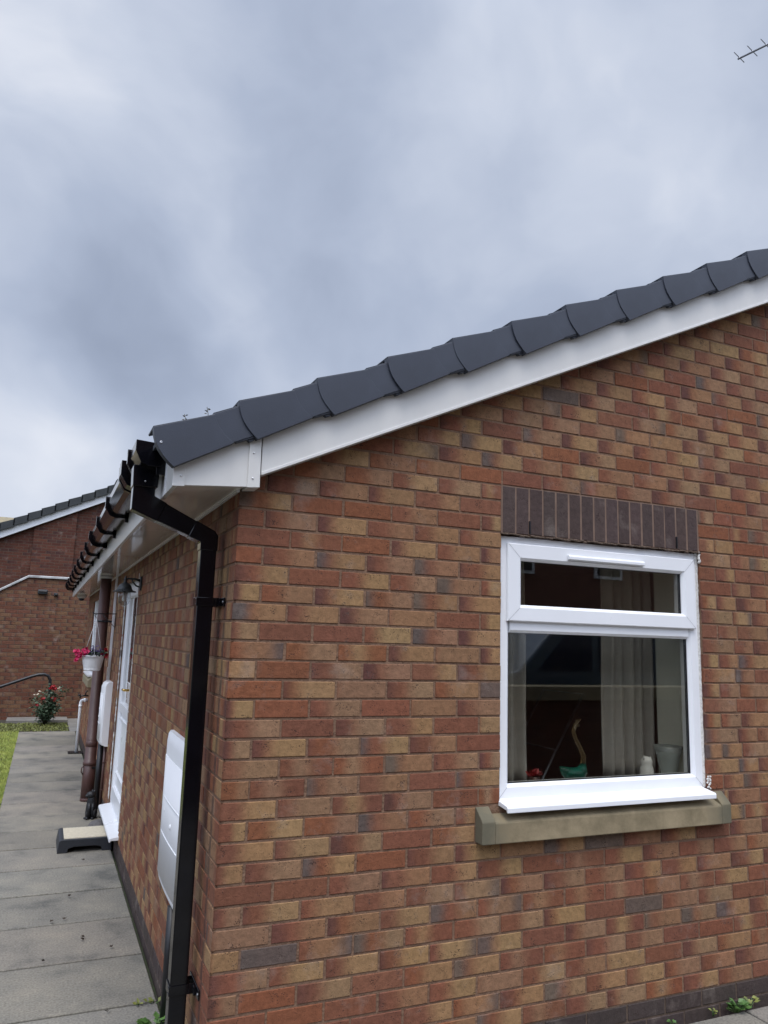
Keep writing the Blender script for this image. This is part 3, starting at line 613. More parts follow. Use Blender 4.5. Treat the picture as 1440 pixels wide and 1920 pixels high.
    # mitre lines at the welded corners
def window():
    root = MB()
    ring(root, WX0+.003, WX1-.006, 1.028, 2.206, .060, .066, .065, .047, .022, .085)
    w_ = root.build('window', 'upvc', home)
    tr = MB(); tr.prism([(.022, 1.772), (.036, 1.760), (.085, 1.760), (.085, 1.835), (.022, 1.835)], 'x', WX0+.064, WX1-.073); tr.build('transom', 'upvc', w_, bevel=.0015)
    sa = MB(); ring(sa, 1.268, 2.412, 1.812, 2.172, .080, .080, .076, .079, .004, .07)
    sh = sa.build('opening_sash', 'upvc', w_)
    def seam(xa, za, xb, zb, y): 
        d = Vector((xb-xa, 0, zb-za)).normalized(); n_ = Vector((-d.z, 0, d.x))*.0007
        mt = MB(); mt.quad((xa-n_.x, y, za-n_.z), (xb-n_.x, y, zb-n_.z), (xb+n_.x, y, zb+n_.z), (xa+n_.x, y, za+n_.z)); mt.build('mitre_seam', 'metal', w_)
    for sx, X, XI in ((1, 1.268, 1.348-.014), (-1, 2.412, 2.332+.014)):
        for Z, ZI in ((1.812, 1.888-.014), (2.172, 2.093+.014)): seam(X+sx*.004, Z+(.004 if Z < 2 else -.004), XI, ZI, .0034)
    for X, XI in ((WX0+.008, WX0+.049), (WX1-.011, WX1-.058)): seam(X, 1.033, XI, 1.079, .0214)
    pg = MB(); pg.box(1.34, 2.34, .030, .034, 1.88, 2.10); pg.build('upper_pane', 'glass', w_)
    pl = MB(); pl.box(1.285, 2.38, .046, .050, 1.088, 1.768); pl.build('lower_pane', 'glass', w_)
    gk = MB(); ring(gk, 1.343, 2.337, 1.883, 2.098, .008, .008, .008, .008, .026, .029, bead=.002); ring(gk, 1.286, 2.379, 1.089, 1.766, .007, .007, .007, .007, .042, .045, bead=.002); gk.build('gasket', 'black_matt', w_)
    v = MB(); v.prism([(.002, 2.112), (-.016, 2.116), (-.016, 2.130), (-.010, 2.137), (.002, 2.139)], 'x', 1.60, 2.065); v.build('trickle_vent', 'upvc', sh, bevel=.002)
    s_ = MB(); s_.prism([(.024, 1.034), (-.066, 1.018), (-.072, 1.012), (-.072, .992), (-.064, .992), (-.060, 1.002), (.0, 1.010), (.024, 1.012)], 'x', 1.222, 2.425); s_.build('sill_board', 'upvc', w_, bevel=.002)
    # ragged bead of sealant round the frame
    se = MB()
    def ragged(p0, p1, wd, nrm):
        nonlocal se
        n = 90; p0 = Vector(p0); p1 = Vector(p1); d = (p1-p0)/n; prev = None
        for i in range(n+1):
            j_ = wd*R.uniform(.55, 1.0)*(1.5 if R.random() < .07 else 1); a = p0+d*i; o_ = Vector((nrm, 0, 0))
            b = se.pts([a-o_*wd*.8+Vector((0, .004, 0)), a+Vector((0, -.004, 0)), a+o_*j_+Vector((0, -.0025, 0)), a+o_*(j_+.001)+Vector((0, .006, 0))])
            if prev is not None:
                for q in range(3): se.face((prev+q, prev+q+1, b+q+1, b+q), q < 1)
            prev = b
    ragged((WX0+.003, .014, 1.03), (WX0+.003, .014, 2.21), .0065, -1)
    se.build('sealant', 'seal', w_); se = MB()
    ragged((WX1-.007, .018, 1.03), (WX1-.007, .018, 2.21), .0075, 1)
    for i in range(9): se.blob((WX1-.002+R.uniform(-.004, .006), .002, 2.16+.006*i), (.008, .006, .008), 8, .3)
    se.build('sealant', 'seal', w_); se = MB()
    for i in range(16): se.blob((WX1+R.uniform(-.005, .016), .0, 1.02+R.uniform(0, .07)), (.006, .005, .006), 8, .3)
    se.build('sealant', 'seal', w_)
    mo = MB(); p0 = Vector((WX0-.004, -.002, 2.211)); 
    for i in range(60):
        a = p0+Vector((1.225/60*i, R.uniform(-.002, .003), R.uniform(-.003, .002))); mo.tube([a, a+Vector((.024, 0, R.uniform(-.002, .002)))], R.uniform(.003, .006), 6)
    mo.build('mortar_lip', 'mortar_dark', home)
    # black boxes for the weep slots in the lintel
    for x, z in ((1.2375+.0756*2-.007, 2.222), (1.2375+.0756*14-.007, 2.222)):
        wv = MB(); wv.box(x-.001, x+.006, -.0045, .01, z, z+.06); wv.build('weep_slot', 'black_matt', home)
    st = MB()
    st.prism([(-.055, .866), (-.055, .950), (-.049, .957), (.02, .985), (.03, .866)], 'x', 1.172, 2.476)
    for a, b in ((1.107, 1.1725), (2.4755, 2.538)): st.prism([(-.055, .866), (-.055, .957), (-.046, .968), (.001, 1.010), (.03, 1.010), (.03, .866)], 'x', a, b)
    st.build('stone_sill', 'sillstone', home, bevel=.004, seg=2)
    # room seen through the glass
    r_ = MB()
    X0, X1, Y0, Y1, Z0, Z1 = -.0+.3, 3.4, .36, 4.2, .12, 2.30
    r_.quad((X0, Y1, Z0), (X1, Y1, Z0), (X1, Y1, Z1), (X0, Y1, Z1)); r_.quad((X0, Y0, Z0), (X0, Y1, Z0), (X0, Y1, Z1), (X0, Y0, Z1)); r_.quad((X1, Y0, Z0), (X1, Y0, Z1), (X1, Y1, Z1), (X1, Y1, Z0))
    r_.quad((X0, Y0, Z0), (X1, Y0, Z0), (X1, Y1, Z0), (X0, Y1, Z0)); r_.quad((X0, Y0, Z1), (X0, Y1, Z1), (X1, Y1, Z1), (X1, Y0, Z1))
    for a in ((X0, WX0, Z0, Z1), (WX1+.02, X1, Z0, Z1), (WX0, WX1+.02, Z0, 1.03), (WX0, WX1+.02, 2.2, Z1)): r_.quad((a[0], Y0, a[2]), (a[0], Y0, a[3]), (a[1], Y0, a[3]), (a[1], Y0, a[2]))
    r_.build('room', 'room', home)
    v = MB(); v.quad((WX1+.02, .086, 1.03), (WX1+.02, Y0, 1.03), (WX1+.02, Y0, 2.2), (WX1+.02, .086, 2.2)); v.quad((WX0, .086, 1.03), (WX0, .086, 2.2), (WX0, Y0, 2.2), (WX0, Y0, 1.03)); v.quad((WX0, .086, 2.2), (WX1+.02, .086, 2.2), (WX1+.02, Y0, 2.2), (WX0, Y0, 2.2))
    v.build('inner_reveal', 'plaster', home)
    v = MB(); v.box(WX0-.03, WX1+.019, .087, .40, 1.00, 1.025); v.build('window_board', 'upvc_dull', home, bevel=.003)
window()
def curtain(name, label, x0, x1, y, z0, z1, folds, taper=0):
    m_ = MB(); nu, nz = folds*8, 14; b = []
    for j in range(nz+1):
        z = z0+(z1-z0)*j/nz; row = []
        for i in range(nu+1):
            u = i/nu; x = x0+(x1-x0)*u + taper*(1-j/nz)*u*-1
            row.append((x, y+.022*math.sin(u*folds*2*math.pi+.3*math.sin(j*.5))+.008*math.sin(u*17+j*.2), z))
        b.append(m_.pts(row))
    for a, c in zip(b, b[1:]):
        for i in range(nu): m_.face((a+i, a+i+1, c+i+1, c+i), True)
    o = m_.build(name, 'curtain'); s_ = o.modifiers.new('thick', 'SOLIDIFY'); s_.thickness = .002
    return tag(o, label, 'curtain', 'curtains at the gable window')
curtain('curtain', 'wide pale grey curtain gathered at the right side behind the lower pane', 2.17, 2.52, .45, 1.0, 2.28, 5)
curtain('curtain', 'narrow grey curtain strip at the left edge behind the window glass', 1.42, 1.645, .44, 1.0, 2.28, 3, -.02)
for lx, lz, lab in ((-.21, 2.50, 'tiny dry weed stalk growing on the lowest roof tile'), (-.12, 2.545, 'second tiny dry weed stalk, higher up the roof edge')):
    a = MB(); a.tube([(lx, .18, lz), (lx+.004, .18, lz+.085), (lx-.003, .18, lz+.115)], .0014, 5)
    for q in range(5): a.leaf((lx, .18, lz+.085+.006*q), (R.uniform(-1, 1), 0, R.uniform(-.2, 1)), .006, .014)
    tag(a.build('dry_stalk', 'stem'), lab, 'weed', 'dry stalks on the roof edge')
def ornaments():
    # swan-shaped art glass
    t = thing('glass_swan', 'green glass swan ornament with a long curved neck on the window board', 'ornament', (1.79, .2, 1.026))
    m_ = MB(); m_.tube([(1.695, .2, 1.125), (1.72, .2, 1.105), (1.76, .2, 1.085), (1.80, .2, 1.082), (1.83, .2, 1.105), (1.838, .2, 1.14)], [.004, .022, .036, .040, .028, .012], 14)
    m_.lathe([(.025, 0), (.028, .010), (.02, .055)], (1.785, .2, 1.0255), 16); m_.build('body', 'green_glass', t)
    m_ = MB(); m_.tube([(1.832, .2, 1.12), (1.838, .2, 1.17), (1.815, .2, 1.215), (1.79, .2, 1.255), (1.778, .2, 1.29), (1.79, .2, 1.32), (1.815, .2, 1.318)], [.014, .013, .011, .010, .010, .011, .004], 12)
    for a in (-.5, 0, .5): m_.tube([(1.79, .2, 1.315), (1.79+.03*math.sin(a)+.02, .2, 1.35)], [.004, .002], 6)
    m_.build('neck', 'amber_glass', t)
    o = MB(); 
    o.lathe([(.033, 0), (.035, .05), (.032, .082), (.026, .096), (.03, .108), (.024, .126), (.01, .134), (.0, .136)], (2.22, .18, 1.0255), 18)
    o.tube([(2.202, .176, 1.145), (2.196, .172, 1.166)], [.009, .002], 8); o.tube([(2.232, .176, 1.145), (2.242, .172, 1.160)], [.009, .002], 8)
    tag(o.build('china_figurine', 'ceramic'), 'small white china figurine of a sitting animal on the window board beside the curtain', 'figurine')
    v = MB(); v.lathe([(.040, 0), (.042, .01), (.046, .06), (.062, .135), (.076, .180), (.073, .180), (.058, .135), (.043, .065), (.038, .014), (0, .012)], (2.385, .20, 1.0255), 20)
    ov = tag(v.build('glass_vase', 'clear_glass'), 'clear cut glass vase at the right end of the window board', 'vase')
    p = thing('potted_flower', 'red silk flower at the bottom left corner behind the glass', 'flower', (1.55, .2, 1.026))
    f = MB()
    for i in range(26):
        a = R.uniform(0, 6.28); e = R.uniform(.1, 1.2); d = Vector((math.cos(a)*math.cos(e), math.sin(a)*math.cos(e), math.sin(e))); f.leaf(Vector((1.55, .2, 1.085))+d*.004+Vector((R.uniform(-.03, .03), 0, 0)), d, .022, .04)
    f.build('petals', 'red', p); s_ = MB(); s_.lathe([(.02, 0), (.026, .060), (.024, .060), (.0, .055)], (1.55, .2, 1.0255), 12); s_.build('pot', 'brown', p)
    c = thing('clothes_airer', 'thin folding clothes airer standing in the dark room behind the window', 'airer', (2.0, 1.0, .12))
    a = MB()
    for y in (.85, 1.25):
        a.tube([(1.55, y, .13), (2.35, y, 1.42)], .008, 6); a.tube([(2.35, y, .13), (1.55, y, 1.42)], .008, 6)
    for x, z in ((1.55, 1.42), (2.35, 1.42), (1.95, .78), (1.75, 1.1), (2.15, 1.1)): a.tube([(x, .85, z), (x, 1.25, z)], .005, 6)
    a.build('frame', 'metal', c)
    w = MB(); nx = 10
    b = [w.pts([(1.60+.16*i/nx, .8+.28*i/nx+.01*math.sin(i), z-.01*i/nx*4) for i in range(nx+1)]) for z in (1.24, 1.20, 1.15, 1.10, 1.05)]
    for p0, p1 in zip(b, b[1:]):
        for i in range(nx): w.face((p0+i, p0+i+1, p1+i+1, p1+i), True)
    o = w.build('towel', 'towel'); s_ = o.modifiers.new('thick', 'SOLIDIFY'); s_.thickness = .004; tag(o, 'small grey towel hanging in the room behind the lower pane', 'towel')
ornaments()

# ---------------------------------------------------------------- side door and far window
def door():
    P = lambda x, y, z: (y, x, z)          # ring drawn in the wall plane x
    def rg(m_, *a, **k): ring(m_, *a, P=lambda u, d, z: (d, u, z), **k)
    f = MB(); rg(f, DY0+.002, DY1-.002, DZ0+.03, DZ1-.002, .062, .062, .05, .06, .030, .10)
    d = f.build('door', 'upvc', home)
    lf = MB(); rg(lf, DY0+.072, DY1-.072, DZ0+.088, DZ1-.07, .105, .105, .13, .11, .022, .085)
    l = lf.build('door_leaf', 'upvc', d)
    ya, yb = DY0+.177, DY1-.177
    lp = MB(); lp.box(.045, .075, ya, yb, DZ0+.218, 1.03); lp.build('lower_panel', 'upvc', d)
    rp = MB(); rg(rp, ya+.05, yb-.05, .46, .95, .03, .03, .03, .03, .030, .05); rp.box(.024, .06, ya, yb, 1.0, 1.075); rp.build('panel_moulding', 'upvc', d, bevel=.002)
    gp = MB(); gp.box(.05, .054, ya-.004, yb+.004, 1.07, DZ1-.175); gp.build('door_pane', 'glass', d)
    gk = MB(); gk.box(.0195, .03, DY0+.068, DY0+.078, DZ0+.085, DZ1-.066); gk.build('door_gap_strip', 'dome', d)  # dark strip standing in for the shadowed gap between leaf and frame
    h = MB(); h.box(.0165, .0215, DY0+.105, DY0+.135, 1.10, 1.33); h.tube([(.018, DY0+.12, 1.245), (-.035, DY0+.12, 1.245), (-.038, DY0+.14, 1.245), (-.036, DY0+.24, 1.243)], [.010, .010, .010, .008], 10); h.build('door_handle', 'brass', d, bevel=.001)
    for z in (.42, .80, 1.9):
        hg = MB(); hg.box(.010, .030, DY0+.035, DY0+.075, z, z+.045); hg.tube([(.008, DY0+.055, z-.005), (.008, DY0+.055, z+.05)], .008, 8)
        hg.build('hinge', 'upvc', d, bevel=.002)
    s_ = MB(); s_.prism([(.09, .172), (.03, .172), (-.060, .158), (-.067, .152), (-.067, .130), (-.058, .130), (-.054, .140), (.09, .142)], 'y', DY0-.045, DY1-.003); s_.build('threshold', 'upvc', d, bevel=.002)
    se = MB()
    for (a, z0, z1) in ((DY1-.001, .2, 2.18), (DY0+.001, .2, 2.18)):
        z = z0; ps = []; rs = []
        while z < z1: ps.append((.012 if a > 4 else -.001, a, z)); rs.append(R.choice([.001, .004, .006, .007]) if a > 4 else R.uniform(.002, .006)); z += R.uniform(.012, .035)
        se = MB(); se.tube(ps, rs, 6); se.build('sealant', 'seal', d)
    b = MB(); b.quad((.35, DY0-.3, .1), (.35, DY1+.3, .1), (.35, DY1+.3, 2.3), (.35, DY0-.3, 2.3)); b.build('hallway', 'room', home)
    # far window
    w_ = MB(); rg(w_, KY0+.002, KY1-.002, KZ0+.02, KZ1-.002, .06, .06, .06, .05, .022, .085); w_.box(.024, .08, 9.06, 9.13, KZ0+.06, KZ1-.04); w_.box(.026, .08, KY0+.06, KY1-.06, 1.80, 1.86)
    w = w_.build('window', 'upvc', home)
    g = MB(); g.box(.046, .05, KY0+.05, KY1-.05, KZ0+.06, KZ1-.04); g.build('pane', 'glass', w)
    s2 = MB(); s2.prism([(.03, KZ0+.02), (-.06, KZ0+.006), (-.06, KZ0-.012), (.03, KZ0-.005)], 'y', KY0-.02, KY1+.02); s2.build('sill_board', 'upvc', w)
    b = MB(); b.quad((.5, KY0-.3, .8), (.5, KY1+.3, .8), (.5, KY1+.3, 2.3), (.5, KY0-.3, 2.3)); b.build('room', 'room', home)
    st = MB(); st.prism([(-.055, .94), (-.055, 1.03), (-.0, 1.085), (.03, 1.085), (.03, .94)], 'y', 8.36, 9.84); st.build('stone_sill', 'stone', home, bevel=.004)
door()

# ---------------------------------------------------------------- downpipe at the corner
def downpipe():
    t = thing('downpipe', 'square black glossy downpipe running down beside the house corner', 'downpipe', (-.067, .25, 0))
    y0, y1 = .218, .284
    p = MB()
    p.prism([(-.100, 0), (-.035, 0), (-.035, 2.118), (-.046, 2.134), (-.100, 2.134-.025)], 'y', y0, y1) if False else None
    p.prism([(-.100, .0), (-.034, .0), (-.034, 2.085), (-.100, 2.085)], 'y', y0, y1)
    po = p.build('pipe', 'black', t, bevel=.005, seg=3)
    k = MB(); k.prism([(-.103, 2.055), (-.031, 2.055), (-.031, 2.120), (-.046, 2.139), (-.125, 2.178), (-.155, 2.109), (-.103, 2.089)], 'y', y0-.003, y1+.003); k.build('elbow', 'black', t, bevel=.003, seg=2)
    d = MB(); d.prism([(-.120, 2.173), (-.150, 2.110), (-.300, 2.168), (-.255, 2.238)], 'y', y0, y1); d.build('offset_pipe', 'black', t, bevel=.003, seg=2)
    u = MB(); u.prism([(-.389, 2.30), (-.302, 2.30), (-.302, 2.263), (-.250, 2.238), (-.285, 2.160), (-.389, 2.201)], 'y', y0-.003, y1+.003); u.build('elbow', 'black', t, bevel=.004, seg=3)
    s_ = MB(); s_.prism([(-.395, 2.384), (-.290, 2.384), (-.294, 2.296), (-.392, 2.296)], 'y', y0-.012, y1+.012); s_.build('outlet_socket', 'black', t, bevel=.004, seg=3)
    sc = MB(); sc.lathe([(.004, 0), (.003, -.002), (0, -.002)], (-.345, y0-.0123, 2.318), 8, 'y'); sc.build('screw', 'metal', t)
    for z in (1.842, .365):
        c = MB()
        c.box(-.104, -.030, y0-.004, y0-.0005, z-.018, z+.018); c.box(-.104, -.1005, y0-.0004, y1+.004, z-.018, z+.018); c.box(-.104, -.001, y1+.0005, y1+.006, z-.018, z+.018)
        c.box(-.030, -.004, y0-.004, y0+.004, z-.018, z+.018); c.box(-.006, -.0008, y0-.075, y1+.05, z-.018, z+.018)
        c.box(-.016, -.006, y0-.03, y0+.001, z-.015, z+.015)
        for dz in (-.010, .010): c.box(-.106, -.102, y0-.006, y0+.02, z+dz-.002, z+dz+.002)
        co = c.build('pipe_clip', 'black', t, bevel=.0015)
        s2 = MB(); s2.lathe([(.006, 0), (.005, -.003), (0, -.003)], (-.0062, y0-.06, z), 10, 'x'); s2.build('screw', 'metal', co)
downpipe()

# ---------------------------------------------------------------- fixtures on the side wall
def meter_box(name, label, y0, y1, z0, z1, dp, group):
    t = thing(name, label, 'meter box', (0, (y0+y1)/2, z0), group)
    def prof(yy, bulge):                               # outline of the door bowed outwards
        return bulge*math.sin(math.pi*min(max((yy-y0)/(y1-y0), 0), 1))**.6
    m_ = MB(); n = 14; rows = []
    zs = [(z0, .35), (z0+.012, .8), (z0+.04, 1), (z1-.05, 1), (z1-.015, .85), (z1, .55)]
    for z, s in zs:
        rows.append(m_.pts([(-(dp*.72*s+prof(y0+(y1-y0)*i/n, dp*.28)*s), y0+(y1-y0)*i/n, z) for i in range(n+1)]))
    for a, b in zip(rows, rows[1:]):
        for i in range(n): m_.face((a+i, a+i+1, b+i+1, b+i)[::-1], True)
    for side_, k in ((y0, 0), (y1, n)):
        for (a, b), ((za, _), (zb, _)) in zip(zip(rows, rows[1:]), zip(zs, zs[1:])):
            q = m_.pts([(-.0005, side_, za), (-.0005, side_, zb)]); m_.face((a+k, b+k, q+1, q) if k else (a+k, q, q+1, b+k))
    for r_, z, up_ in ((rows[0], z0, 0), (rows[-1], z1, 1)):
        q = m_.pts([(-.0005, y0, z), (-.0005, y1, z)]); f = [r_+i for i in range(n+1)]+[q+1, q]; m_.face(f if up_ else f[::-1])
    m_.build('casing', 'boxwhite', t, bevel=.002)
    dr = MB(); c = []
    za, zb = z0+.05, z1-.115; a0, a1 = y0+.03, y1-.03
    for z in (za, zb): c.append(dr.pts([(-(dp*.72+prof(a0+(a1-a0)*i/n, dp*.28)+.0035), a0+(a1-a0)*i/n, z) for i in range(n+1)]))
    cb = [dr.pts([(-(dp*.72+prof(a0+(a1-a0)*i/n, dp*.28)-.004), a0+(a1-a0)*i/n, z) for i in range(n+1)]) for z in (za, zb)]
    for i in range(n):
        dr.face((c[0]+i, c[1]+i, c[1]+i+1, c[0]+i+1), True); dr.face((c[1]+i, cb[1]+i, cb[1]+i+1, c[1]+i+1)); dr.face((c[0]+i, c[0]+i+1, cb[0]+i+1, cb[0]+i))
    dr.face((c[0], cb[0], cb[1], c[1])); dr.face((c[0]+n, c[1]+n, cb[1]+n, cb[0]+n))
    do = dr.build('door', 'boxwhite', t)
    for fz in (.34, .64):
        rb = MB(); z = zb-(zb-za)*fz; rb.tube([(-(dp*.72+prof(a0+(a1-a0)*i/n, dp*.28)+.004), a0+(a1-a0)*i/n, z) for i in range(2, n)], .0032, 6)
        rb.build('rib', 'upvc', do)
    kn = MB(); kn.lathe([(.014, 0), (.012, -.006), (.005, -.009), (0, -.009)], (-(dp*.98+.003), y0+(y1-y0)*.45, (za+zb)/2), 12, 'x'); kn.build('latch', 'upvc_dull', do); kn = MB(); kn.lathe([(.010, 0), (.009, -.005), (0, -.006)], (-(dp*.85+.003), y0+(y1-y0)*.78, (za+zb)/2+.03), 12, 'x'); kn.build('latch', 'upvc_dull', do)
    return t
mb1 = meter_box('meter_box', 'large white meter box on the side wall just behind the black corner downpipe', .50, 1.19, .495, 1.215, .042, 'white meter boxes')
c = MB(); c.tube([(-.022, .745, .03), (-.022, .745, .50)], .021, 12); c.tube([(-.022, .745, .04), (-.022, .76, .012), (-.03, .80, .004)], .019, 10); c.build('cable_duct', 'black_matt', mb1)
mb2 = meter_box('meter_box', 'slim white meter box on the side wall between the door and the brown pipe', 5.05, 5.42, .61, 1.215, .088, 'white meter boxes')
c = MB(); c.tube([(-.045, 5.28, .0), (-.045, 5.28, .62)], .028, 12); c.build('cable_duct', 'black_matt', mb2)
c = MB(); c.tube([(-.018, 5.10, .05), (-.018, 5.10, .62)], .013, 10)
for z in (.2, .45): c.box(-.032, -.001, 5.085, 5.115, z, z+.012)
c.build('conduit', 'brown', mb2)
c = MB(); c.box(-.030, -.001, 5.50, 5.535, 1.20, 1.34); c.box(-.024, -.001, 5.503, 5.531, 1.34, 2.284); c.build('cable_trunking', 'upvc', mb2, bevel=.002)
c = MB(); c.box(-.012, -.001, 5.385, 5.43, .15, .61); c.build('backboard', 'timber', mb2)

def soil_pipe():
    cx, cy = -.108, 5.66
    t = thing('soil_pipe', 'thick round brown soil pipe rising from the path to the soffit', 'drain pipe', (cx, cy, 0))
    p = MB(); p.tube([(cx, cy, 0), (cx, cy, .40), (cx, cy, .402), (cx, cy, 2.284)], [.0625, .0625, .055, .055], 24); p.build('pipe', 'brown', t)
    for z, r_, h in ((0, .066, .03), (.085, .0635, .006), (.35, .068, .035), (.535, .058, .05), (.60, .0565, .006)):
        k = MB(); k.lathe([(r_-.003, 0), (r_, .003), (r_, h-.003), (r_-.003, h)], (cx, cy, z), 24); k.build('collar', 'brown', t)
    k = MB(); k.lathe([(.062, 0), (.066, .004), (.066, .02), (.062, .024)], (cx, cy, 2.258), 24); k.build('soffit_collar', 'upvc_dull', t)
    k = MB()
    for z in (1.80, .32): k.lathe([(.057, 0), (.058, .001), (.058, .018), (.057, .019)], (cx, cy, z), 24); k.box(cx, -.001, cy-.06, cy-.054, z, z+.018); k.box(cx, -.001, cy+.054, cy+.06, z, z+.018)
    k.build('clip', 'black_matt', t)
    b = MB(); b.tube([(cx-.055, cy-.02, .345), (cx-.075, cy-.03, .33), (cx-.078, cy-.03, .29), (cx-.06, cy-.02, .262)], .006, 8); b.build('access_latch', 'brown', t)
soil_pipe()

def lantern():
    y = 3.27; x = -.122
    t = thing('wall_lantern', 'black coach lantern with a clear glass bowl on the wall beside the door', 'wall lamp', (0, y, 2.08))
    k = MB(); k.prism([(y-.028, 2.030), (y+.028, 2.030), (y+.036, 2.045), (y+.036, 2.12), (y+.028, 2.138), (y-.028, 2.138), (y-.036, 2.12), (y-.036, 2.045)], 'x', -.014, -.0008); k.build('wall_plate', 'lanternmetal', t, bevel=.002)
    a = MB(); a.tube([(-.012, y, 2.105), (-.05, y, 2.117), (-.10, y, 2.118), (x, y, 2.108)], [.010, .009, .007, .007], 10); a.tube([(-.012, y, 2.055), (-.04, y, 2.065), (-.065, y, 2.09), (-.075, y, 2.115)], .006, 8); a.build('arm', 'lanternmetal', t)
    s_ = MB(); s_.lathe([(.086, 0), (.088, .003), (.082, .008), (.062, .014), (.055, .024), (.052, .034), (.044, .052), (.030, .066), (.014, .074), (.011, .088), (.014, .098), (.010, .110), (.006, .114), (.007, .122), (0, .128)], (x, y, 2.012), 32); s_.build('shade', 'lanternmetal', t)
    g = MB(); g.lathe([(0, -.112), (.012, -.110), (.028, -.100), (.040, -.082), (.046, -.055), (.047, -.02), (.046, 0)], (x, y, 2.012), 24); g.build('glass_bowl', 'bulb', t)
    b = MB(); b.lathe([(0, -.075), (.012, -.07), (.016, -.055), (.012, -.035), (.010, 0)], (x, y, 2.012), 16); b.build('light_bulb', 'ceramic', t)
lantern()

def petals(m_, c, r, n=5, up_=None):
    c = Vector(c); nv = Vector(up_ or (R.uniform(-1, 1), R.uniform(-1.4, -.2), R.uniform(-.1, 1))).normalized()
    a = nv.orthogonal().normalized(); b = nv.cross(a); ph = R.uniform(0, 6)
    for k in range(n):
        an = ph+2*math.pi*k/n; d = a*math.cos(an)+b*math.sin(an)+nv*.35; m_.leaf(c, d, r*1.15, r, nrm=nv)
def basket():
    x, y = -.188, 5.36
    br = thing('basket_bracket', 'thin black wall bracket holding up the white flower basket', 'bracket', (0, y, 1.80))
    k = MB(); k.box(-.006, -.0008, y-.008, y+.008, 1.72, 1.90); k.build('wall_bar', 'black_matt', br)
    k = MB(); k.tube([(-.004, y, 1.885), (-.205, y, 1.878), (-.225, y, 1.885), (-.228, y, 1.90)], .005, 8); k.tube([(-.004, y, 1.745), (-.06, y, 1.80), (-.13, y, 1.872)], .0035, 6)
    k.tube([(x-.004, y, 1.874), (x-.018, y, 1.862), (x-.012, y, 1.846), (x, y, 1.842)], .004, 6); k.build('arm', 'black_matt', br)
    t = thing('hanging_basket', 'white plastic hanging basket of pink, red and purple flowers in front of the brown pipe', 'hanging basket', (x, y, 1.31))
    p = MB(); p.lathe([(.070, 0), (.078, .003), (.082, .012), (.080, .016), (.084, .03), (.099, .10), (.105, .138), (.110, .140), (.110, .150), (.104, .150), (.100, .135), (.08, .03), (0, .02)], (x, y, 1.312), 28); p.lathe([(.008, -.008), (.012, 0)], (x-.0, y, 1.312), 10)
    p.build('pot', 'upvc_dull', t)
    h = MB()
    for a in (2.6, 4.75, .55): h.tube([(x+.102*math.cos(a), y+.102*math.sin(a), 1.455), (x, y, 1.835)], .0028, 6)
    h.tube([(x, y, 1.83), (x, y, 1.855)], .005, 6); h.build('hanger', 'upvc_dull', t)
    s_ = MB(); s_.lathe([(.1, 0), (.06, .012), (0, .018)], (x, y, 1.445), 16); s_.build('compost', 'soil', t)
    f = MB()
    for i in range(170):
        a = R.uniform(0, 6.28); rr = R.uniform(0, .12); f.leaf((x+rr*math.cos(a), y+rr*math.sin(a), 1.45+R.uniform(0, .05)), (math.cos(a), math.sin(a), R.uniform(-.1, 1)), .016, .034)
    f.build('foliage', 'leaf', t)
    pk = MB()
    cl = [(-.17, -.01, .05), (-.155, .0, .025), (-.135, -.03, .012), (-.115, -.06, .02), (-.10, -.03, .055), (-.085, -.07, .05), (-.075, .0, .075), (-.15, -.02, -.02), (-.16, .0, -.035), (-.12, -.02, .0), (-.09, -.05, .02), (-.06, -.07, .045), (-.14, -.04, .05)]
    for dx, dy, dz in cl:
        for q in range(4): petals(pk, (x+dx+R.uniform(-.008, .008), y+dy+R.uniform(-.02, .02), 1.45+dz+R.uniform(-.008, .008)), .021)
    pk.build('pink_flowers', 'pink', t)
    rd = MB()
    for dx, dz in ((.125, .075), (.13, .06), (.105, .02), (.12, .01), (.14, .02), (.09, .03), (.115, .035), (.135, .0)):
        for q in range(3): petals(rd, (x+dx*.9, y-.04+R.uniform(-.02, .02), 1.45+dz), .020)
    rd.build('red_flowers', 'red', t)
    pu = MB()
    for i in range(150):
        dx = R.gauss(.02, .045); petals(pu, (x+dx, y+R.uniform(-.06, .05), 1.465+abs(R.gauss(0, .035))+max(0, .05-abs(dx+.01))*1.0*R.random()), .008, 4)
    pu.build('purple_flowers', 'purple', t)
basket()

k = thing('security_camera', 'small white dome camera with a dark lens under the far end of the soffit', 'camera', (-.135, 10.95, 2.28))
a = MB(); a.lathe([(.052, 0), (.075, .022), (.078, .040), (.078, .046)], (-.135, 10.95, 2.2385), 24); a.build('base', 'upvc', k)
a = MB(); a.lathe([(0, -.045), (.025, -.040), (.043, -.022), (.05, -.0)], (-.135, 10.95, 2.239), 24); a.build('dome', 'dome', k)

t = thing('waste_pipe', 'white plastic waste pipe coming out of the wall low down and dropping to a gully', 'waste pipe', (-.09, 8.95, 0))
a = MB(); a.tube([(-.001, 8.95, .725), (-.06, 8.95, .725), (-.082, 8.95, .717), (-.09, 8.95, .69), (-.09, 8.95, .01)], .022, 16); a.build('pipe', 'upvc', t)
a = MB(); a.lathe([(.026, 0), (.026, .03)], (-.09, 8.95, .63), 16); a.lathe([(.026, 0), (.026, .03)], (-.05, 8.95, .725), 16, 'x'); a.build('collar', 'upvc', t)
t = thing('outside_tap', 'small black outside tap fixed above the white waste pipe', 'tap', (0, 8.9, .79))
a = MB(); a.tube([(-.001, 8.9, .79), (-.07, 8.9, .79), (-.10, 8.9, .785), (-.112, 8.9, .755)], .011, 8); a.tube([(-.105, 8.9, .795), (-.13, 8.9, .80)], .016, 8); a.build('spout', 'black_matt', t)
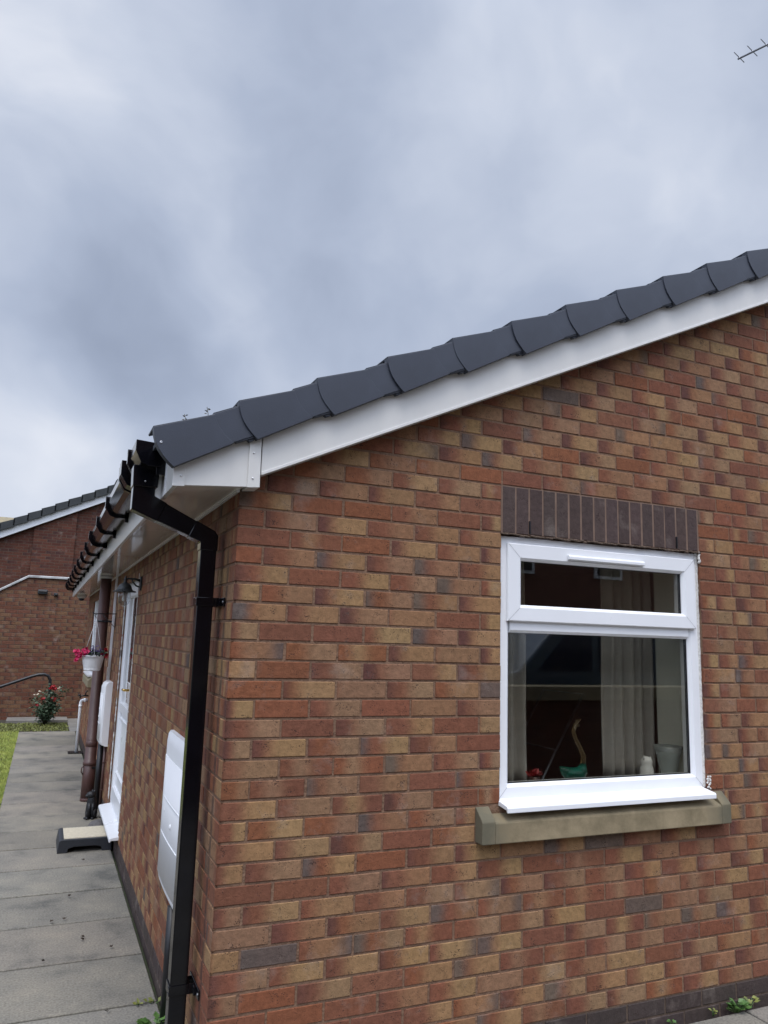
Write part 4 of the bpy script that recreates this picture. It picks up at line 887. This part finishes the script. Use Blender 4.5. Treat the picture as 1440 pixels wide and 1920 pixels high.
a = MB(); a.tube([(-.04, 8.9, .80), (-.035, 8.9, .845), (-.012, 8.9, .86)], .009, 8); a.build('lever', 'black_matt', t)
a = MB(); a.box(-.20, -.005, 8.86, 9.06, .002, .012)
for i in range(6): a.box(-.19+.03*i, -.18+.03*i, 8.87, 9.05, .012, .018)
tag(a.build('drain_gully', 'black_matt'), 'dark gully grid in the path under the white waste pipe', 'drain')

# ---------------------------------------------------------------- things on the path
def step():
    t = thing('half_step', 'low black rubber half step with a cream ribbed top in front of the door', 'step', (-.2, 3.9, 0))
    x0, x1, y0, y1 = -.415, -.012, 3.72, 4.13
    m_ = MB(); prof = [(x0, 0), (x0+.075, 0), (x0+.08, .03), (x0+.12, .042), (x1-.12, .042), (x1-.08, .03), (x1-.075, 0), (x1, 0), (x1-.01, .088), (x1-.022, .098), (x0+.022, .098), (x0+.010, .088)]
    m_.prism(prof, 'y', y0, y0+.035); m_.prism(prof, 'y', y1-.035, y1)
    m_.prism([(x0, 0), (x0+.03, 0), (x0+.04, .088), (x0+.022, .098), (x0+.01, .088)], 'y', y0+.035, y1-.035); m_.prism([(x1, 0), (x1-.03, 0), (x1-.04, .088), (x1-.022, .098), (x1-.01, .088)], 'y', y0+.035, y1-.035)
    m_.box(x0+.022, x1-.022, y0+.034, y1-.034, .07, .0975)
    m_.build('base', 'rubber', t, bevel=.004, seg=2)
    q = MB(); q.box(x0+.045, x1-.04, y0+.028, y1-.03, .098, .1005)
    n = 30; w = (x1-.04-x0-.045)/n
    for i in range(n): q.box(x0+.045+w*i+.001, x0+.045+w*(i+.55), y0+.03, y1-.032, .102, .1045)
    q.build('tread_mat', 'cream', t)
step()
def rabbit():
    x, y = -.112, 4.86
    t = thing('animal_ornament', 'black garden ornament of a sitting animal looking up at the foot of the brown pipe', 'garden ornament', (x, y, 0))
    b = MB()
    b.tube([(x+.004, y+.01, .005), (x+.004, y+.012, .05), (x+.004, y+.01, .10), (x, y+.004, .15), (x-.002, y, .18), (x-.006, y-.004, .205)], [.050, .054, .050, .043, .036, .026], 18)
    b.blob((x-.014, y-.012, .210), (.040, .034, .031), 14, .03); b.blob((x-.042, y-.018, .204), (.020, .017, .016), 12, .02)      # head and muzzle
    b.blob((x+.024, y-.016, .050), (.030, .042, .046), 12, .04); b.blob((x-.022, y-.014, .040), (.024, .034, .036), 12, .04)         # haunches
    for dx in (-.035, .012): b.blob((x+dx, y-.045, .012), (.016, .026, .012), 10, .05)                                            # feet
    b.blob((x-.050, y-.020, .010), (.014, .022, .010), 10, .05)
    for dx in (-.020, .010): b.tube([(x+dx, y-.02, .14), (x+dx, y-.036, .10), (x+dx, y-.040, .02)], [.018, .016, .016], 10)         # forelegs
    b.build('body', 'ornament', t)
    for dx, dy in ((.012, -.004), (-.004, .014)):
        e = MB(); e.tube([(x+dx, y+dy, .222), (x+dx+.006, y+dy+.004, .245), (x+dx+.010, y+dy+.006, .252)], [.011, .010, .003], 10); e.build('ear', 'ornament', t)
    e = MB(); e.blob((x-.040, y-.032, .213), .0045, 8); e.build('eye', 'greystone', t)
rabbit()
a = MB(); a.blob((-.075, 4.42, .028), (.082, .10, .052), 16, .05); tag(a.build('rounded_stone', 'greystone'), 'rounded grey stone lying on the path just behind the half step', 'stone')
a = MB(); a.blob((-.022, 4.86, .02), (.02, .03, .022), 10, .2); tag(a.build('pebble', 'concrete'), 'pale pebble wedged between the ornament and the door sill', 'pebble')
dead = [(-.30, 1.87), (-.295, 1.90), (-.50, 1.63), (-.165, 1.70), (-.24, .95), (-.36, 2.64), (-.24, 3.45), (-.47, 2.2), (-.39, 2.22)]
wh = ['curled dark leaf near the middle joint of the path', 'dark leaf scrap beside the curled leaf on the path', 'short dark twig scrap on the left of the path', 'dark speck of leaf near the plinth', 'dark crumpled leaf nearest the foot of the downpipe', 'small dark leaf on the third slab', 'tiny dark leaf in front of the half step', 'dark leaf scrap on the left slab', 'thin dark leaf on the slab beyond']
for (x, y), w in zip(dead, wh):
    a = MB(); an = R.uniform(0, 3)
    for q in range(3): a.leaf((x, y, .012), (math.cos(an+q*.7), math.sin(an+q*.7), .25), .012, .022)
    tag(a.build('dead_leaf', 'dead'), w, 'leaf', 'dead leaves on the path')
def weed(label, x, y, n, spread, size, m='weed', h=.03):
    t = thing('weed', label, 'weed', (x, y, 0), 'weeds at the foot of the walls'); f = MB(); s_ = MB()
    for i in range(n):
        a = R.uniform(0, 6.28); d = R.uniform(0, spread); px, py = x+d*math.cos(a), y-abs(d*math.sin(a))*.5; z = R.uniform(.4, 1)*h
        s_.tube([(x+(px-x)*.3, y+(py-y)*.3, 0), (px, py, z)], .0012, 4); f.leaf((px, py, z), (math.cos(a), math.sin(a)-.4, R.uniform(.0, .7)), size*.62, size*R.uniform(.7, 1.2), (R.uniform(-.3, .3), -.5, 1))
    f.build('leaves', m, t); s_.build('stems', 'weed', t)
weed('leafy dark green weed at the foot of the gable wall near the right edge', 2.545, -.03, 34, .055, .038, h=.045)
weed('light green round-leaved weed right of the dark one by the gable plinth', 2.62, -.025, 16, .04, .030, 'yellowweed', .05)
weed('tiny weed left of the leafy one at the gable plinth', 2.40, -.02, 7, .02, .022, 'yellowweed', .03)
weed('small tuft of weed at the bottom of the gable plinth, farthest left', 2.15, -.015, 6, .02, .02, 'weed', .02)
weed('green weed growing at the foot of the black downpipe', -.055, .74, 14, .05, .05, 'weed', .05)
weed('small weed between the path and the black cable duct', -.03, .99, 7, .04, .03, 'yellowweed', .02)
weed('small curled weed on the path left of the downpipe', -.095, 1.0, 6, .03, .026, 'yellowweed', .012)

# ---------------------------------------------------------------- ground
M_['groundmix'] = simple('rough_grass_and_gravel', (.085, .095, .05), .95, noise=.5, nscale=.6, col2=(.05, .055, .035))
def ground():
    g = MB(); g.quad((-300, -300, -.05), (300, -300, -.05), (300, 400, -.05), (-300, 400, -.05)); struct(g.build('ground', 'groundmix'))
    def slabs(name, xs, ys, z=0):
        m_ = MB(); tone = []
        def add(x0, x1, y0, y1):
            t_ = R.uniform(.88, 1.1); tt = (t_*R.uniform(.98, 1.03), t_, t_*R.uniform(.95, 1.0), 1); nb = len(m_.f)
            dz = R.uniform(-.0015, .0015); b_ = .004
            b = m_.pts([(x0+b_, y0+b_, z+dz), (x1-b_, y0+b_, z+dz), (x1-b_, y1-b_, z+dz), (x0+b_, y1-b_, z+dz), (x0, y0, z+dz-.004), (x1, y0, z+dz-.004), (x1, y1, z+dz-.004), (x0, y1, z+dz-.004), (x0, y0, z-.045), (x1, y0, z-.045), (x1, y1, z-.045), (x0, y1, z-.045)])
            for f in ((0,1,2,3), (4,5,1,0), (5,6,2,1), (6,7,3,2), (7,4,0,3), (8,9,5,4), (9,10,6,5), (10,11,7,6), (11,8,4,7)):
                m_.face([b+i for i in f]); tone.extend([tt]*4)
        for i in range(len(xs)-1):
            for j in range(len(ys)-1): add(xs[i]+.006, xs[i+1]-.006, ys[j]+.010, ys[j+1]-.010)
        o = m_.build(name, 'pave'); at = o.data.color_attributes.new('tone', 'FLOAT_COLOR', 'CORNER'); at.data.foreach_set('color', [c for t_ in tone for c in t_]); return struct(o)
    ys = [1.012+.5835*i for i in range(-8, 19)]
    slabs('path', [-.897, -.012], ys)
    slabs('path', [-1.4, -.9, -.45, .0], [11.53, 11.9]) if False else None
    slabs('side_paving', [-.10+.45*i for i in range(0, 18)], [-.02-.6*i for i in range(14, -1, -1)], z=-.001)
    j = MB(); j.quad((-.90, -4, -.012), (-.004, -4, -.012), (-.004, 11.5, -.012), (-.90, 11.5, -.012)); struct(j.build('path_bed', 'joint'))
    c = MB(); c.box(-.10, .9, 11.52, 13.56, -.03, -.004); c.box(-1.15, -.101, 12.95, 13.56, -.03, .03); struct(c.build('path_end', 'concrete'))
    s_ = MB(); s_.quad((-1.3, 11.5, -.02), (-.10, 11.5, -.02), (-.10, 12.95, -.015), (-1.3, 12.95, -.015)); s_.quad((-4, 11.7, -.021), (-1.15, 11.7, -.021), (-1.15, 13.6, -.021), (-4, 13.6, -.021)); struct(s_.build('flower_bed', 'soil'))
    l = MB(); l.quad((-9, -3, -.02), (-.905, -3, -.02), (-.905, 11.7, -.02), (-9, 11.7, -.02)); struct(l.build('lawn_base', 'soil'))
    gm = simple('grass_blade', (.42, .46, .10), .7, noise=.45, nscale=3, col2=(.25, .32, .07)); M_['grass'] = gm
    gr = MB()
    for i in range(34000):
        y = R.uniform(4.6, 11.7); x = -.90-R.random()**1.6*2.2; hh = R.uniform(.02, .042); a = R.uniform(0, 6.28); w = R.uniform(.003, .0055)
        dx, dy = math.cos(a)*w, math.sin(a)*w; lx, ly = R.uniform(-.018, .018), R.uniform(-.018, .018)
        b = gr.pts([(x-dx, y-dy, -.02), (x+dx, y+dy, -.02), (x+lx, y+ly, -.02+hh)]); gr.face((b, b+1, b+2))
    o = gr.build('lawn_grass', 'grass'); o['label'] = 'bright green lawn along the left side of the path'; o['category'] = 'grass'; o['kind'] = 'stuff'
    wd = MB()
    for i in range(2600):
        x = R.uniform(-1.25, -.12); y = R.uniform(11.55, 12.75); a = R.uniform(0, 6.28); wd.leaf((x, y, -.015+R.uniform(0, .02)), (math.cos(a), math.sin(a), R.uniform(.3, 1.4)), .014, R.uniform(.02, .045))
    o = wd.build('ground_cover', 'yellowweed'); o['label'] = 'pale green ground cover weeds round the rose bush'; o['category'] = 'ground cover'; o['kind'] = 'stuff'
ground()

def rose():
    x, y = -.50, 12.5
    t = thing('rose_bush', 'small rose bush with red blooms in front of the far brick wall', 'rose bush', (x, y, -.02))
    st = MB(); tips = []
    for i in range(18):
        a = R.uniform(0, 6.28); e = R.uniform(.06, .36); hh = R.uniform(.22, .64)-.35*max(0, e-.25); tx, ty = x+e*math.cos(a)*.95, y+e*math.sin(a)*.7
        if i == 0: tx, ty, hh = x+.10, y-.05, .66
        st.tube([(x+R.uniform(-.03, .03), y, -.02), ((x*1.6+tx)/2.6, (y*1.6+ty)/2.6, hh*.5), (tx, ty, hh)], [.011, .007, .003], 6); tips.append((tx, ty, hh))
    st.build('stems', 'stem', t)
    f = MB()
    for tx, ty, hh in tips:
        for i in range(75):
            u = R.uniform(.25, 1.05); px = x+(tx-x)*u+R.gauss(0, .045); py = y+(ty-y)*u+R.gauss(0, .05); pz = hh*u**.85+R.gauss(0, .04)
            if pz < .02: continue
            a = R.uniform(0, 6.28); f.leaf((px, py, pz), (math.cos(a), math.sin(a), R.uniform(-.4, .6)), R.uniform(.026, .042), R.uniform(.036, .062))
    f.build('foliage', 'leaf', t)
    fl = MB()
    for cx, cz, n in ((.085, .67, 22), (.11, .65, 18), (.06, .655, 12), (-.07, .47, 7), (.12, .46, 7), (-.17, .37, 5)):
        for i in range(n): petals(fl, (x+cx+R.gauss(0, .018), y-.16+R.gauss(0, .02), cz+R.gauss(0, .014)), .026, 5)
    fl.build('red_blooms', 'red', t)
    bf = MB()
    for cx, cz in ((-.13, .60), (-.16, .55), (-.20, .545), (.19, .66)):
        for i in range(3): petals(bf, (x+cx+R.gauss(0, .012), y-.14, cz+R.gauss(0, .008)), .015, 4)
    bf.build('faded_blooms', 'cream', t)
rose()
t = thing('handrail', 'black tubular handrail bending down behind the rose bush', 'handrail', (-.47, 12.9, 0))
a = MB(); a.tube([(-2.6, 12.9, .22), (-1.28, 12.9, .648), (-.80, 12.9, .83), (-.68, 12.9, .865), (-.58, 12.9, .872), (-.51, 12.9, .84), (-.472, 12.9, .77), (-.462, 12.9, .66), (-.465, 12.9, -.02)], .028, 12); a.build('rail', 'black_matt', t)
a = MB(); a.tube([(-2.0, 12.9, .41), (-2.0, 12.9, -.02)], .019, 10); a.build('post', 'black_matt', t)

# ---------------------------------------------------------------- far buildings
def far():
    w = thing('brick_outbuilding', 'brick outbuilding wall with a pale metal coping closing the end of the path', 'wall', (-1.5, 13.6, 0))
    B = Bricks((-4.2, 13.6, -.0), (1, 0, 0), (0, -1, 0)); X = lambda u: u-4.2
    ctop = lambda x: 2.70 if x > -1.035 else 2.70+(x+1.035)*.60
    for k in range(-7, 30): course(B, k, 5.4, kind='farmix', top=lambda u0, u1, z0, z1: z1 < ctop(X(u0))+.05, corner=False, bev=.003)
    B.mortar([(0, -.04), (5.4, -.04), (5.4, 2.70), (3.165, 2.70), (0, 2.70-3.165*.6)]); B.build('brick_wall', w, 'mortar_dark')
    c = MB(); c.prism([(1.2, 2.697), (-1.035, 2.697), (-4.2, 2.697-3.165*.6), (-4.2, 2.745-3.165*.6), (-1.04, 2.745), (1.2, 2.745)], 'y', 13.56, 13.95); c.build('coping', 'lead', w, bevel=.008)
    c = MB(); c.prism([(1.2, -.04), (1.2, 2.69), (-1.035, 2.69), (-4.2, .8), (-4.2, -.04)], 'y', 13.63, 13.9); c.build('wall_back', 'mortar_dark', w)
    t = thing('bulkhead_light', 'dark oblong bulkhead light high on the far brick wall', 'wall light', (-.76, 13.58, 2.42))
    a = MB(); a.box(-.85, -.67, 13.53, 13.597, 2.385, 2.475); a.build('body', 'lanternmetal', t, bevel=.015); a = MB(); a.box(-.84, -.68, 13.50, 13.531, 2.435, 2.455); a.build('lens', 'greystone', t)
    t = thing('motion_sensor', 'small dark sensor beside the bulkhead light on the far brick wall', 'sensor', (-.52, 13.58, 2.39))
    a = MB(); a.box(-.555, -.48, 13.55, 13.597, 2.36, 2.42); a.build('body', 'lanternmetal', t, bevel=.008); a = MB(); a.blob((-.51, 13.54, 2.385), .024, 10); a.build('eye', 'black_matt', t)
    # two-storey gable further back
    g = thing('gable_house', 'dark red brick gable with a white bargeboard and dark tiles beyond the outbuilding', 'house', (0, 18.7, 0))
    Y = 18.7; sl = .49
    bt = lambda x: 3.945+sl*(x+1.913) if x < .85 else 3.945+sl*(2.763)-sl*(x-.85)
    B = Bricks((-4.5, Y, 0), (1, 0, 0), (0, -1, 0)); XX = lambda u: u-4.5
    for k in range(-52, 8): course(B, k, 11, kind='farred', corner=False, blocks=[(3.36, 4.36)], top=lambda u0, u1, z0, z1: z0 < max(bt(XX(u0)), bt(XX(u1)))+.02, bev=.003)
    B.mortar([(0, 0), (11, 0), (11, bt(6.5)+.02), (5.35, bt(.85)+.05), (0, bt(-4.5)+.05)]); B.build('brick_wall', g, 'mortar_dark')
    B = Bricks((-1.14, Y-.07, 0), (1, 0, 0), (0, -1, 0))
    for k in range(-50, 8): course(B, k, 1.0, kind='farred', corner=False, top=lambda u0, u1, z0, z1: z0 < bt(-1.14+u1)+.02, bev=.003)
    B.mortar([(0, 0), (1.0, 0), (1.0, bt(-.14)+.05), (0, bt(-1.14)+.05)]); B.mb.cur = 1
    B.build('pier', g, 'mortar_dark')
    s_ = MB(); s_.box(-1.14, -.14, Y-.0655, Y-.002, 0, 3.8); s_.prism([(-1.14, 3.8), (-.14, 3.8), (-.14, bt(-.14)+.04), (-1.14, bt(-1.14)+.04)], 'y', Y-.0655, Y-.002); s_.build('pier_core', 'mortar_dark', g)
    b = MB(); b.prism([(-4.6, bt(-4.6)), (.85, bt(.85)), (.85, bt(.85)+.27), (-4.6, bt(-4.6)+.27)], 'y', Y-.17, Y-.10); b.prism([(6.3, bt(6.3)), (.85, bt(.85)), (.85, bt(.85)+.27), (6.3, bt(6.3)+.27)], 'y', Y-.17, Y-.10); b.build('bargeboard', 'upvc', g)
    r_ = MB(); n = 18
    for i in range(n):
        x0 = -4.75+.311*i; x1 = x0+.34
        for q in (0, 1):
            a, c_ = (x0, x1) if not q else (1.7-x0, 1.7-x1)
            z = bt(x0)+.20
            r_.prism([(a, z), (c_, z+sl*(x1-x0)-.03), (c_, z+sl*(x1-x0)+.16), (a, z+.20)], 'y', Y-.26, Y+9)
    r_.tube([(.85, Y-.30, bt(.85)+.36), (.85, Y+9, bt(.85)+.36)], .13, 14); r_.build('roof', 'farroof', g)
    b = MB(); b.box(-4.4, 6.3, Y+.05, Y+8.9, 0, 2.6); b.build('house_body', 'mortar_dark', g)
    # another roof just showing over the verge
    g = thing('distant_house', 'distant house whose brown roof just shows over the far verge at the left edge', 'house', (-6, 34, 0))
    b = MB(); b.box(-12, -2.6, 32, 40, 0, 4.4); b.build('walls', 'mortar_dark', g); b = MB(); b.prism([(31.5, 4.4), (40.5, 4.4), (36, 6.75)], 'x', -12.3, -2.2); b.build('roof', 'stone', g)
far()

# ---------------------------------------------------------------- behind the photographer, mirrored in the glass
def van():
    t = thing('parked_van', 'dark blue parked van mirrored in the lower window pane above the coping', 'van', (8.2, -8.2, 0))
    y0, y1 = -9.1, -7.2
    b = MB(); b.prism([(5.2, .35), (5.15, 1.0), (5.4, 1.15), (6.2, 1.30), (6.95, 2.05), (7.4, 2.2), (11.2, 2.22), (11.35, 1.9), (11.4, .35)], 'y', y0, y1); b.build('body', 'vanblue', t, bevel=.06, seg=4)
    for x0, x1, xt in ((6.55, 7.6, 7.1), (7.75, 8.9, 7.75)):
        g = MB(); g.prism([(x0, 1.30), (x1, 1.30), (x1, 1.88), (xt, 1.88)], 'y', y1+.001, y1+.012); g.build('side_window', 'dome', t)
    h = MB(); h.box(9.2, 11.0, y1+.001, y1+.008, 1.25, 1.27); h.build('side_trim', 'black_matt', t)
    for x in (6.1, 10.4):
        w = MB(); w.lathe([(.20, -.1), (.34, -.09), (.34, .09), (.20, .1)], (x, y1-.08, .34), 24, 'y'); wo = w.build('wheel', 'rubber', t); q = MB(); q.lathe([(.19, 0), (.17, .02), (.05, .03), (0, .03)], (x, y1+.02, .34), 20, 'y'); q.build('rim', 'metal', wo)
    l = MB(); l.box(5.12, 5.3, y1-.35, y1-.05, .85, 1.02); l.build('headlight', 'ceramic', t)
M_['vanblue'] = simple('blue_van_paint', (.045, .075, .11), .18, coat=.8)
def behind():
    van()
    w = thing('garden_wall', 'low brick wall with a flat stone coping mirrored in the lower pane', 'wall', (1.5, -4.6, 0))
    B = Bricks((-3, -4.6, 0), (1, 0, 0), (0, 1, 0))
    for k in range(15, 30): course(B, k, 12, kind='farred', corner=False, bev=.003)
    B.mortar([(0, -.04), (12, -.04), (12, 1.09), (0, 1.09)]); B.build('brick_wall', w)
    c = MB(); c.box(-3.05, 9.05, -4.92, -4.55, 1.06, 1.22); c.box(-3, 9, -4.9, -4.62, -.04, 1.06); c.build('coping', 'stone', w, bevel=.006)
    r_ = MB(); r_.quad((-60, -30, -.044), (60, -30, -.044), (60, -5.6, -.044), (-60, -5.6, -.044)); struct(r_.build('road', 'asphalt'))
    g = thing('terrace_house', 'tall brick terrace mirrored in the upper window pane', 'house', (12, -20, 0))
    b = MB(); b.box(-16, 40, -30, -20, 0, 9.5); b.build('walls', 'brickplain', g)
    ro = MB(); ro.prism([(-30.5, 9.5), (-19.5, 9.5), (-25, 12.5)], 'x', -16.5, 40.5); ro.build('roof', 'farroof', g)
    for x in range(-14, 38, 4):
        for z in (1.2, 4.2, 7.0):
            f = MB(); f.box(x, x+1.3, -19.97, -19.9, z, z+1.2); fo = f.build('window', 'upvc', g); p = MB(); p.box(x+.12, x+1.18, -19.9, -19.88, z+.12, z+1.08); p.build('pane', 'black_matt', fo)
M_['brickplain'] = simple('far_brick', (.26, .12, .085), .9, noise=.35, nscale=3)
behind()

# ---------------------------------------------------------------- aerial over the roof
def aerial():
    bd = Vector((.372, -.928, 0)); A = Vector((3.914, .816, 6.303))-bd*.012; ed = Vector((.965, .262, 0)).normalized()
    t = thing('tv_aerial', 'grey television aerial with short crossbars above the roof at the top right edge', 'aerial', (4.28, -.10, 4.3))
    b = MB(); b.tube([A, A+bd*1.25], .0075, 8); b.build('boom', 'metal', t)
    for i in range(12):
        c = A+bd*(.012+.0985*i)+Vector((0, 0, .008)); e = MB(); l = .085 if i < 9 else .15
        e.tube([c-ed*l, c+ed*l*.92], .0036, 6); e.blob(c-Vector((0, 0, .004)), (.009, .009, .009), 8); e.build('director', 'metal', t)
    mp = A+bd*.95; m_ = MB(); m_.tube([(mp.x, mp.y, 4.35), (mp.x, mp.y, 6.45)], .016, 10); m_.build('mast', 'metal', t)
    k = MB(); k.box(mp.x-.03, mp.x+.03, mp.y-.03, mp.y+.03, 6.27, 6.34); k.build('clamp', 'metal', t)
aerial()
